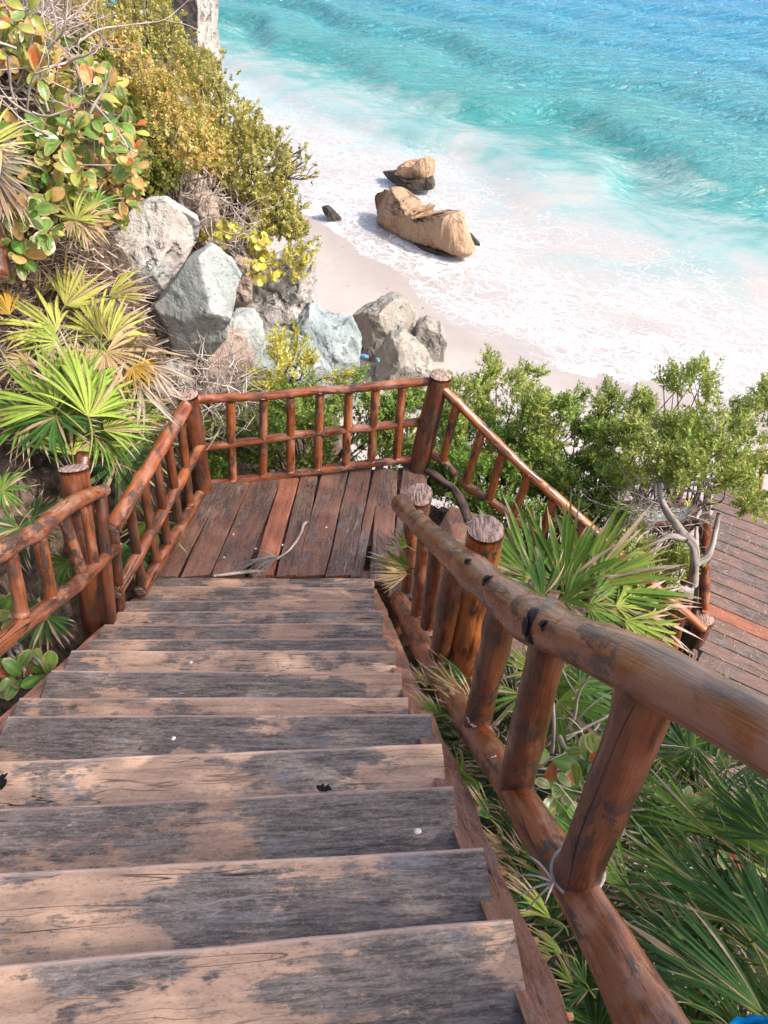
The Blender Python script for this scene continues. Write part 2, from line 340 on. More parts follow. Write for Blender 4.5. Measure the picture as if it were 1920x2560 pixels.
# board joints: near end (on the header) -> far end under the rails
J = [((345, 1245), (452, 1042)), ((382, 1245), (466, 1062)), ((452, 1245), (543, 1048)), ((530, 1245), (590, 1046)), ((629, 1246), (697, 1034)), ((702, 1246), (757, 1027)), ((755, 1247), (800, 1022)), ((797, 1248), (815, 1018)), ((835, 1270), (868, 1010)), ((903, 1290), (913, 1000)), ((985, 1290), (985, 1050))]
J = [((318, 1247), (425, 1062)), ((386, 1247), (476, 1058)), ((452, 1246), (538, 1048)), ((533, 1246), (600, 1040)), ((594, 1246), (645, 1035)), ((636, 1246), (693, 1028)), ((702, 1246), (752, 1020)), ((757, 1246), (808, 1013)), ((796, 1250), (816, 1010)), ((836, 1290), (869, 1003)), ((905, 1300), (922, 1000))]
Vs, Fs, Ls, Es = [], [], [], []; red = None
for i in range(len(J)-1):
    (n0, f0), (n1, f1) = J[i], J[i+1]
    A, Bq, Cq, Dq = atz(*n0, ZL), atz(*f0, ZL), atz(*f1, ZL), atz(*n1, ZL)
    gap = .005 if i not in (3,) else .012
    if i == 3: A = A+[.02, 0, 0]; Bq = Bq+[.004, 0, 0]
    Ax = A+(Dq-A)/np.linalg.norm(Dq-A)*gap; Bx = Bq+(Cq-Bq)/np.linalg.norm(Cq-Bq)*gap
    far = .22 if i < 8 else .1
    Bx = Bx+(Bx-Ax)/np.linalg.norm(Bx-Ax)*far*rng.random()
    W = ((Dq-A)+(Cq-Bq))/2; W = W*(1-gap*2/np.linalg.norm(W))
    rot = rng.normal()*.002
    b_ = board(Ax, Bx, W+np.array([0, rot, 0]), .045, seed=100+i, nl=40, jit=.004, bev=.005)
    if i == 3:
        me = mesh('replaced_board', b_[0]+[0, 0, .003], b_[1], M['deck_red'], False, {'lc': b_[2], 'edge': b_[3]}); fix_normals(me)
        o = obj('replaced_board', me, landing); o['label'] = 'newer reddish board among the brown ones'
    else:
        Fs += [[q+sum(len(v) for v in Vs) for q in f] for f in b_[1]]; Vs.append(b_[0]+[0, 0, rng.normal()*.0012]); Ls += list(b_[2]); Es += list(b_[3])
me = mesh('deck_boards', np.concatenate(Vs), Fs, M['deck'], False, {'lc': Ls, 'edge': Es}); fix_normals(me)
obj('deck_boards', me, landing)
def beam(name, parent, A, B, w, h, mat='stringer', seed=0):
    A = np.asarray(A, float); B = np.asarray(B, float); X = (B-A)/np.linalg.norm(B-A); D = np.cross([0, 0, 1.], X); D = D/np.linalg.norm(D)*w
    return board_obj(name, parent, mat, A-D/2, B-D/2, D, h, seed=seed, nl=20)
for yy in (3.9,): beam('joist', landing, (-1.65, yy, ZL-.055), (.35, yy+.15, ZL-.055), .09, .16, seed=int(yy*10))
beam('joist', landing, (-1.62, 4.98, ZL-.052), (.34, 5.18, ZL-.052), .30, .12, 'deck', seed=77)  # wide dark joist added beneath so the board gaps look dark
beam('joist', landing, (-1.6, 4.35, ZL-.054), (.2, 4.5, ZL-.054), .30, .12, 'deck', seed=78)
for (px, py) in ((-1.5, 4.75), (.2, 5.0), (-1.5, 3.95), (.1, 3.9)): log('support_post', [(px, py, ZL-.22), (px, py, ZL-1.8)], .07, landing, 'log_dark')

log('edge_log', [atz(926, 1016, ZL+.03), atz(956, 1041, ZL+.03), atz(980, 1053, ZL+.02), atz(1001, 1089, ZL), atz(1012, 1130, ZL-.02)], [.03, .036, .034, .036, .03], landing, 'twig_dark', 12, .3, .02)
# ================================================================== railings
def railing(label, loc): return thing('log_railing', loc, label, 'railing')
def L2(p, q, e0=0., e1=0.):
    d = (q-p)/np.linalg.norm(q-p); return [p-d*e0, q+d*e1]
# --- right-hand stair railing
pr0, pr1 = (.496, .8), (.22, 2.9)
rr_ = railing('thick knotty log handrail down the right side of the staircase', (.4, 1.8, CAMZ-2.9))
Q = lambda x, y: atp(x, y, pr0, pr1)
def nrm_(v): return np.asarray(v, float)/np.linalg.norm(v)
def wr(p, wpx): return wpx*PS*float((p-C0)@_f)/1922/2            # radius of a log that measures wpx across there
tq = [(1900, 1735, 190), (1659, 1594, 160), (1571, 1543, 147), (1480, 1492, 142), (1400, 1450, 136), (1310, 1410, 120), (1229, 1376, 108), (1180, 1352, 106), (1138, 1333, 106), (1095, 1296, 92), (1058, 1267, 78), (1025, 1238, 80), (990, 1210, 66), (962, 1184, 58), (944, 1167, 55), (925, 1150, 50), (903, 1130, 46), (890, 1118, 38), (878, 1106, 40), (868, 1088, 46)]
top = [Q(x, y) for x, y, w_ in tq]
o = log('top_rail', top, [wr(p, q[2]) for p, q in zip(top, tq)], rr_, 'log', 24, .05, .02)
low = [Q(1500, 2370), Q(1405, 2212), Q(1330, 2070), Q(1240, 1915), Q(1150, 1770), Q(1075, 1650), Q(1000, 1540), Q(945, 1455), Q(900, 1375), Q(868, 1310), Q(838, 1250)]
log('lower_rail', low, [wr(p, q) for p, q in zip(low, (165, 145, 118, 96, 82, 72, 64, 56, 48, 40, 36))], rr_, 'log', 20, .06, .025)
for (a, b, rad, mt) in [((1415, 1520), (1245, 1895), .056, 'log_dark'), ((1192, 1400), (1112, 1700), .056, 'log_dark'), ((1092, 1320), (1030, 1560), .054, 'log_dark'), ((985, 1225), (950, 1410), .055, 'log_dark'), ((945, 1190), (926, 1345), .045, 'log_dark'), ((918, 1170), (902, 1320), .042, 'log'), ((890, 1135), (880, 1270), .042, 'log')]:  # dark wood puts the top rail's shadow into these balusters
    xt = np.array([q[0] for q in tq])[::-1]; yt = np.array([q[1] for q in tq])[::-1]; a = (a[0], float(np.interp(a[0], xt, yt))+6)
    log('baluster', L2(Q(*a), Q(*b), .0, .02), [rad*.93, rad], rr_, mt, 16, .06, .03)
pn0, pn1 = (.62, .8), (.345, 2.9)
Qn = lambda x, y: atp(x, y, pn0, pn1)
log('newel_post', L2(Qn(1050, 1142), Qn(985, 1500), 0, .5), .078, rr_, 'log_orange', 20, .05, .03)  # orange wood puts the sunlight on the newels into the colour
log('newel_post', L2(Qn(907, 1067), Qn(868, 1330), 0, .3), .085, rr_, 'log_orange', 20, .05, .03)
# knot stubs, dark burnt knots
def knot(par, p, n, r, mat):
    n = np.asarray(n)/np.linalg.norm(n)
    return log('knot', [p-n*.03, p+n*.012], [r*1.25, r], par, mat, 14, .16, .01)
M['burnt'] = m_plain('dark_knot', (.018, .013, .012), .45)
M_end = M['end']
def dark_knot(p, n, r):
    n = np.asarray(n, float)/np.linalg.norm(n)
    V, F, LC, mi = tube([p-n*.05, p-n*.014, p-n*.004, p+n*.001], [r*1.15, r*1.1, r*.95, r*.6], 18, .3, 91, .005)
    obj('knot', mesh('knot', V, F, [M['burnt']], True, {'lc': LC}), rr_)
toC = lambda p: (C0-p)/np.linalg.norm(C0-p)
bpy.context.view_layer.update(); _dg = bpy.context.evaluated_depsgraph_get()
def surf(x, y):                                       # point and normal of the log's skin
    r = ray(x, y); h_ = SC.ray_cast(_dg, Vector(C0), Vector(nrm_(r))); n_ = np.array(h_[2]); return np.array(h_[1]), (n_ if n_@toC(np.array(h_[1])) > 0 else -n_)
for (kx, ky, r) in ((1140, 1352, .036), (1176, 1350, .014), (1052, 1252, .020), (1010, 1213, .014)):
    p, n = surf(kx, ky); dark_knot(p+n*.004, n, r)
M['dropping'] = m_plain('chalky_white', (.72, .68, .64), .9)
def splat(p, n, s_, seed):
    r1 = np.random.default_rng(seed); VV, FF = [], []; n = nrm_(n); a = nrm_(np.cross(n, [.3, .8, .1])); b_ = np.cross(n, a)
    for k in range(5):
        c = p+(a*r1.normal()+b_*r1.normal())*s_*.8; rr = s_*r1.uniform(.25, .6); th = np.linspace(0, 6.283, 9)[:-1]; q = rr*(1+.35*r1.normal(size=8))
        FF += [[len(VV)+j, len(VV)+(j+1) % 8, len(VV)+8] for j in range(8)]; VV += [c+a*math.cos(t)*w_+b_*math.sin(t)*w_ for t, w_ in zip(th, q)]+[c+n*.004]
    obj('bird_dropping', mesh('bird_dropping', VV, FF, M['dropping'], True), rr_)
for (x, y, w_, sz, sd) in ((1012, 1552, 62, .012, 1), (1022, 1566, 64, .014, 2), (975, 1500, 58, .010, 3), (1068, 1636, 70, .008, 4)):
    p, n = surf(x, y); splat(p+n*.002, n, sz, sd)
# --- left stair railing
pl0, pl1 = (-1.72, 2.0), (-1.735, 4.0)
Ql = lambda x, y: atp(x, y, pl0, pl1)
rl = railing('reddish log handrail with a bent top rail on the left of the staircase', (-1.8, 2.8, CAMZ-4.3))
log('top_rail', [Ql(-330, 1420), Ql(-60, 1222), Ql(0, 1190), Ql(45, 1165), Ql(85, 1148), Ql(112, 1118), Ql(150, 1090), Ql(190, 1072), Ql(226, 1058)], [.05, .05, .05, .046, .05, .047, .045, .044, .038], rl, 'log', 18, .06, .025)
log('lower_rail', [Ql(-330, 1680), Ql(-40, 1425), Ql(0, 1392), Ql(60, 1340), Ql(110, 1305), Ql(160, 1268), Ql(200, 1230), Ql(253, 1180)], [.044, .044, .044, .043, .043, .042, .04, .036], rl, 'log', 18, .05, .025)
for (a, b, rad) in [((22, 1185), (48, 1330), .034), ((82, 1150), (112, 1292), .036), ((134, 1110), (178, 1240), .034), ((182, 1085), (205, 1220), .032), ((-80, 1235), (-50, 1430), .036)]:
    log('baluster', L2(Ql(*a), Ql(*b)), rad, rl, 'log', 14, .07, .03)
log('post', L2(Ql(218, 1065), Ql(238, 1330), 0, .1), .036, rl, 'log_dark', 14, .06, .03)
pm0, pm1 = (-1.85, 2.0), (-1.88, 4.0)
Qm = lambda x, y: atp(x, y, pm0, pm1)
log('newel_post', L2(Qm(159, 1012), Qm(205, 1330), 0, .5), .088, rl, 'log_dark', 20, .04, .03)
# --- left landing railing
pa0, pa1 = (-1.51, 4.81), (-1.73, 3.5)
Qa = lambda x, y: atp(x, y, pa0, pa1)
ra = railing('level log railing along the left edge of the landing', (-1.6, 4.3, ZL))
log('top_rail', L2(Qa(402, 878), Qa(240, 1145), .0, .0), [.05, .054], ra, 'log', 18, .05, .03)
log('middle_rail', L2(Qa(433, 962), Qa(250, 1284), 0, .0), [.042, .044], ra, 'log', 18, .05, .03)
log('lower_rail', L2(Qa(432, 1068), Qa(310, 1268), .0, .05), [.045, .048], ra, 'log', 18, .05, .03)
for (a, b) in [((390, 905), (411, 1090)), ((362, 955), (388, 1130)), ((337, 995), (362, 1178)), ((310, 1040), (340, 1225)), ((279, 1090), (309, 1275)), ((246, 1140), (262, 1330))]:
    log('baluster', L2(Qa(*a), Qa(*b)), .033, ra, 'log_dark', 14, .06, .03)
log('corner_post', L2(aty(405, 852, 4.95), aty(442, 1075, 4.95), 0, .4), .082, ra, 'log_dark', 18, .04, .03)
# --- back railing
pb0, pb1 = (-1.53, 5.05), (.25, 5.24)
Qb = lambda x, y: atp(x, y, pb0, pb1)
rb = railing('three-rail log railing at the back of the landing facing the sea', (-.6, 5.14, ZL))
log('top_rail', [Qb(425, 863), Qb(520, 858), Qb(600, 854), Qb(680, 843), Qb(740, 842), Qb(820, 833), Qb(937, 823)], [.034, .036, .036, .034, .036, .036, .034], rb, 'log', 16, .07, .025)
log('middle_rail', [Qb(437, 966), Qb(520, 956), Qb(640, 940), Qb(740, 929), Qb(830, 920), Qb(905, 911)], .036, rb, 'log', 16, .07, .025)
log('lower_rail', [Qb(447, 1046), Qb(560, 1032), Qb(700, 1014), Qb(800, 1001), Qb(892, 991)], .038, rb, 'log', 16, .08, .025)
for (a, b) in [((497, 862), (503, 1036)), ((569, 858), (568, 1026)), ((628, 852), (628, 1018)), ((691, 846), (686, 1012)), ((754, 842), (747, 1004)), ((811, 836), (802, 996)), ((869, 830), (857, 990))]:
    log('baluster', L2(Qb(*a), Qb(*b)), .036, rb, 'log', 14, .07, .03)
log('corner_post', L2(aty(952, 810, 5.24), aty(905, 1005, 5.24), 0, .5), [.088, .09], rb, 'log_dark', 18, .05, .03)
# --- descending railing, right
pd0, pd1 = (.43, 5.22), (2.72, 4.08)
Qd = lambda x, y: atp(x, y, pd0, pd1)
rd = railing('slanting orange log railing going down from the landing to the lower deck', (1.5, 4.7, CAMZ-5.2))
log('top_rail', [Qd(944, 828), Qd(1010, 892), Qd(1085, 968), Qd(1160, 1038), Qd(1260, 1125), Qd(1375, 1232), Qd(1450, 1298), Qd(1524, 1362)], .04, rd, 'log_orange', 16, .07, .025)
log('lower_rail', [Qd(905, 952), Qd(960, 1000), Qd(1005, 1048), Qd(1060, 1082), Qd(1110, 1118), Qd(1180, 1180), Qd(1280, 1275), Qd(1400, 1390)], .038, rd, 'log_orange', 16, .07, .025)
for (a, b) in [((988, 868), (958, 990)), ((1044, 925), (1008, 1038)), ((1087, 975), (1058, 1075)), ((1145, 1022), (1110, 1110)), ((1198, 1075), (1165, 1165)), ((1265, 1130), (1225, 1225)), ((1330, 1190), (1290, 1290)), ((1440, 1290), (1410, 1390)), ((1475, 1315), (1450, 1420))]:
    log('baluster', L2(Qd(*a), Qd(*b), 0, .03), .037, rd, 'log_orange', 14, .08, .03)
# --- second flight of steps
fl = thing('staircase', (1.3, 4.2, CAMZ-5.4), 'second flight of dark steps turning right off the landing behind the fan palm', 'staircase')
e = np.array([.895, -.446, 0]); wv = np.array([-.446, -.895, 0])
for k in range(9):
    p = np.array([.5, 5.0, ZL-.005])+e*(.12+.26*k)-np.array([0, 0, .19*(k+1)])
    board_obj('tread', fl, 'deck', p+e*.28, p+e*.28+wv*1.25, -e*.30, .05, seed=300+k, nl=20, edge_side=0)
# ================================================================== lower deck
ZD = CAMZ-6.2
ld = thing('lower_deck', (4, 5, ZD), 'lower wooden deck of dark boards with one red board at the right edge', 'deck')
d0 = atz(1540, 1190, ZD); d1 = atz(1659, 1238, ZD); bd = (d1-d0)/np.linalg.norm(d1-d0); pdv = np.array([bd[1], -bd[0], 0]); pdv = pdv if pdv[1] < 0 else -pdv
e0 = atz(1510, 1390, ZD); e1 = atz(1535, 1110, ZD); ed = (e1-e0)/np.linalg.norm(e1-e0)
st = e0-ed*1.6; nb = 26; Vs, Fs, Ls, Es = [], [], [], []
redp = atz(1580, 1325, ZD); ip = (redp-st)@(-pdv)
per = ed@(-pdv); pit = .165
for k in range(nb):
    a = st+ed*(k*pit/per); b = a+bd*3.2; isred = k*pit <= ip < (k+1)*pit
    b_ = board(a, b, -pdv*(pit-.008), .04, seed=400+k, nl=26, jit=.003, bev=.004)
    if isred:
        me = mesh('replaced_board', b_[0], b_[1], M['deck_red'], False, {'lc': b_[2], 'edge': b_[3]}); fix_normals(me); o = obj('replaced_board', me, ld); o['label'] = 'red board among the dark ones'
    else:
        Fs += [[q+sum(len(v) for v in Vs) for q in f] for f in b_[1]]; Vs.append(b_[0]); Ls += list(b_[2]); Es += list(b_[3])
me = mesh('deck_boards', np.concatenate(Vs), Fs, M['deck_low'], False, {'lc': Ls, 'edge': Es}); fix_normals(me); obj('deck_boards', me, ld)
beam('fascia', ld, st+[-.03, 0, -.02], st+ed*4.2+[-.03, 0, -.02], .05, .2, 'deck', 33)
for q in (.3, 2.2, 4.0):
    p = st+ed*q+bd*.3; log('support_post', [p-[0, 0, .25], p-[0, 0, 1.6]], .08, ld, 'log_dark')
# its railing
rg = railing('short log railing and post on the left edge of the lower deck', e0)
pp = atz(1527, 1310, ZD); log('post', [aty(1524, 1118, pp[1]), pp-[0, 0, .1]], .055, rg, 'log', 16, .05, .03)
p2 = e0+ed*.02; log('post', [p2+[-.03, 0, .35], p2-[0.03, 0, .3]], .075, rg, 'log_dark', 16, .05, .03)
Yr = pp[1]+.25
log('top_rail', [aty(1400, 1146, Yr+.2), aty(1515, 1128, pp[1])], .036, rg, 'log_dark', 14)
log('lower_rail', [aty(1520, 1185, pp[1]), aty(1478, 1260, Yr-.25)], .045, rg, 'log', 14)
for (a, b) in [((1470, 1275), (1455, 1330)), ((1490, 1290), (1478, 1345)), ((1430, 1300), (1415, 1372))]: log('baluster', [aty(*a, Yr-.3), aty(*b, Yr-.35)], .035, rg, 'log', 12)
# far railing bits and the slanted panel
rf = railing('partly hidden dark log railing behind the bare twigs left of the lower deck', atz(1380, 1120, ZD))
Yf = 6.6
log('top_rail', [aty(1318, 1085, Yf), aty(1325, 1042, Yf), aty(1352, 1040, Yf), aty(1372, 1068, Yf)], [.05, .055, .05, .045], rf, 'log_dark', 14)
log('lower_rail', [aty(1330, 1088, Yf), aty(1510, 1083, Yf+.05)], .04, rf, 'log_dark', 14)
for (a, b) in [((1395, 1040), (1372, 1090)), ((1475, 1045), (1460, 1090)), ((1330, 1050), (1322, 1130)), ((1510, 1080), (1480, 1150))]: log('baluster', [aty(*a, Yf), aty(*b, Yf-.1)], .04, rf, 'log_dark', 12)
rt = railing('orange log rail glimpsed among the foliage at the right edge', aty(1620, 1010, 7.4))
log('top_rail', [aty(1570, 995, 7.4), aty(1640, 985, 7.4), aty(1760, 985, 7.4)], .04, rt, 'log_orange', 12)
for (a, b) in [((1590, 985), (1575, 1050)), ((1650, 985), (1640, 1060))]: log('baluster', [aty(*a, 7.4), aty(*b, 7.3)], .035, rt, 'log', 12)
# ================================================================== terrain, beach, sea
HP = np.array([(-2.25,5.84,-2.15),(-2.65,6.3,-1.7),(-3,7.1,-1.45),(-2.8,9.4,-1.95),(-2.3,5.44,-3.75),(-2.2,3.9,-4.1),(-2.6,4.5,-3.2),(-2.35,7.2,-4.0),(-1.75,6.4,-4.5),(-2.3,8.0,-2.8),(-2.4,11.2,-3.2),(-1.95,10.6,-3.8),(-1.6,10.0,-4.4),(-1.5,9.3,-4.5),(-3.7,16,-4.2),(-3.3,13,-3.4),(-1.5,8.5,-5.0),(-1.1,8.0,-5.8),(-1.64,6.0,-4.9),(-1.4,6.2,-5.3),
 (-0.4,10.2,-8.6),(-0.9,12,-9.1),(-1.5,13.8,-9.2),(-2.3,17,-9.3),(-3,21,-9.4),(0.1,9.4,-8.6),(-8,25,-6),(-6,30,-9.6),(-12,35,-9),
 (0,6.2,-5.5),(-1,6,-5.4),(1,6.2,-5.9),(1,8,-8),(0,8.6,-7.7),(-.5,7.4,-6.4),(2,7,-7.2),(3,7.2,-7.6),(4,7,-7.7),(3,9,-9),(6,9,-9.2),(2.5,5.5,-7.1),(3.5,5,-7.3),(5,5,-7.4),(1.3,4.5,-6.2),(1.3,3.3,-5.5),(0.9,2,-4.6),(1.0,1.1,-4.0),(2,1,-4.2),(3,1.5,-5.2),(.5,1.5,-4.6),(.45,.6,-4.0),(.3,2.6,-5.2),(1.5,.3,-3.8),(3,3,-6.6),(-.8,1,-3.6),(-.8,3,-5.0),(-.8,4.5,-5.4),(-1.9,2,-3.9),(-2.0,3,-4.5),(-3,2,-2.6),(-3,0,-1.4),(-.5,-1,-2.3),(1.5,-.5,-2.4),(4,0,-2.8),(-.5,-4,-1.7),
 (-5,8,-0.6),(-6,15,-1.5),(-5,4,-0.8),(-5,0,-.5),(-9,3,0),(-9,10,0),(-10,20,-1.5),(-14,30,-3),(7,0,-3),(9,4,-8),(9,8,-9.3),(12,0,-7),
 (0,13,-9.2),(3,12,-9.25),(6,11,-9.3),(10,6,-9.3),(0,17,-9.35),(-1,20,-9.4),(4,15,-9.6),(2,22,-10),(9,14,-10.2),(-4,28,-10),(14,4,-9.6),(-12,45,-10.5)], float)
def _rbf():
    X = HP[:, :2]; n = len(X)
    D = np.linalg.norm(X[:, None]-X[None], axis=2)
    A = np.block([[D+np.eye(n)*.0, np.ones((n, 1)), X], [np.ones((1, n)), np.zeros((1, 3))], [X.T, np.zeros((2, 3))]])
    c = np.linalg.solve(A, np.r_[HP[:, 2], 0, 0, 0]); return c
_c = _rbf()
def ground(x, y):
    P = np.stack([np.atleast_1d(x), np.atleast_1d(y)], 1).astype(float)
    D = np.linalg.norm(P[:, None]-HP[None, :, :2], axis=2)
    return CAMZ + D@_c[:len(HP)] + _c[-3] + P@_c[-2:]
def gz(x, y): return float(ground(x, y)[0])
# shoreline frame: u runs along the shore, v out to sea
E_U = np.array([.73, -.683]); E_V = np.array([.683, .73])
SH = np.array([(-130, 22), (-60, 16.5), (-30, 15.6), (-17.8, 15.4), (-15.3, 15.0), (-13.9, 14.8), (-11.9, 13.9), (-10.6, 13.55), (-8.6, 13.6), (-6.4, 13.96), (-3.2, 15.2), (4, 18), (40, 28)])
BK = np.array([(-130, 31), (-35, 25.6), (-29.4, 25.1), (-23.3, 24.3), (-18.5, 24), (-13.6, 23), (-10.8, 22), (-8.2, 22), (-6.1, 22.4), (4, 25), (40, 36)])
def uv_of(x, y): return x*E_U[0]+y*E_U[1], x*E_V[0]+y*E_V[1]
xs = np.r_[np.linspace(-60, -8, 30), np.linspace(-7.8, 12, 260), np.linspace(12.3, 60, 30)]; ys = np.r_[np.linspace(-14, -1.2, 20), np.linspace(-1, 18, 250), np.linspace(18.2, 70, 60)]
gx, gy = np.meshgrid(xs, ys, indexing='ij'); gx = gx.ravel(); gy = gy.ravel()
gzv = np.concatenate([ground(gx[i:i+4000], gy[i:i+4000]) for i in range(0, len(gx), 4000)])
P3 = np.stack([gx, gy, gzv], 1)
hill = np.clip((gzv-.75)/1.2, 0, 1)                 # 0 on the beach, 1 on the slope
rough_ = vfbm(P3, 1.1, 5, 3)*.55+np.abs(vfbm(P3, 2.6, 4, 8))*-.35
gzv = gzv + hill*rough_ + (1-hill)*vfbm(P3, .5, 3, 2)*.06
uu, vv = uv_of(gx, gy); sh = np.interp(uu, SH[:, 0], SH[:, 1])
beach = np.where(vv-sh > -9, np.clip(-(vv-sh)*.055, -1.2, .6), .6)
gzv = gzv*hill+(1-hill)*np.where(True, beach+vfbm(P3, .9, 3, 4)*.035, 0)
def m_ground():
    s = NT('hillside_soil_and_sand'); g = s.n('ShaderNodeNewGeometry'); pos = g.outputs['Position']
    h = s.attr('hill', 'Fac'); wet = s.attr('wet', 'Fac')
    n1 = s.noise(pos, 3., 6, .65); n2 = s.noise(pos, 14., 5, .7); n3 = s.noise(pos, 60., 3, .6)
    soil = s.mix(s.mr(n2, .32, .68), (.022, .016, .012), (.15, .10, .072)); soil = s.mix(s.mr(n1, .5, .7), soil, (.22, .165, .13))
    sd = s.mix(s.mr(n1, .3, .7), (.40, .355, .33), (.44, .395, .37)); sd = s.mix(s.mr(n3, .64, .72), sd, (.33, .27, .24))
    sd = s.mix(s.math('MULTIPLY', wet, .62), sd, (.345, .28, .25))
    c = s.mix(s.mr(s.math('ADD', h, s.math('MULTIPLY', s.math('SUBTRACT', n2, .5), .5)), .25, .5), sd, soil)
    hh = s.math('ADD', s.math('MULTIPLY', n2, s.math('ADD', s.math('MULTIPLY', h, 1.), .12)), s.math('MULTIPLY', n3, .2))
    return s.fin(c, s.mr(wet, 0, 1, .9, .45), s.bump(hh, .05, .7), .3)
M['ground'] = m_ground()
wet = np.clip(1-np.abs(vv-sh+.3)/1.5+vfbm(P3, .8, 3, 9)*.8, 0, 1)*(1-hill)
me = mesh('ground', np.stack([gx, gy, gzv], 1), grid_faces(len(xs), len(ys))[:, ::-1], M['ground'], True, {'hill': hill, 'wet': wet})
struct(obj('beach_and_hillside', me))
def gh(x, y):                                         # surface height, used to stand things on
    i = np.clip(np.searchsorted(xs, x), 1, len(xs)-1); j = np.clip(np.searchsorted(ys, y), 1, len(ys)-1)
    return float(gzv.reshape(len(xs), len(ys))[i, j])

# ---- sea
us = np.r_[np.linspace(-420, -62, 60), np.linspace(-60, 12, 420), np.linspace(13, 260, 40)]
vs = np.r_[np.linspace(11.5, 50, 420), 50+np.cumsum(np.geomspace(.12, 16, 130))]
U, V_ = np.meshgrid(us, vs, indexing='ij'); U = U.ravel(); V_ = V_.ravel()
X = U*E_U[0]+V_*E_V[0]; Y = U*E_U[1]+V_*E_V[1]
s_ = np.interp(U, SH[:, 0], SH[:, 1]); b_ = np.interp(U, BK[:, 0], BK[:, 1])
Pn = np.stack([U, V_, U*0], 1)
edge = vfbm(Pn*[.35, .5, 1], 1., 4, 5)
t = (V_-s_+edge*1.6)/(b_-s_)
dm = (V_-b_)                                          # metres beyond the breaker line
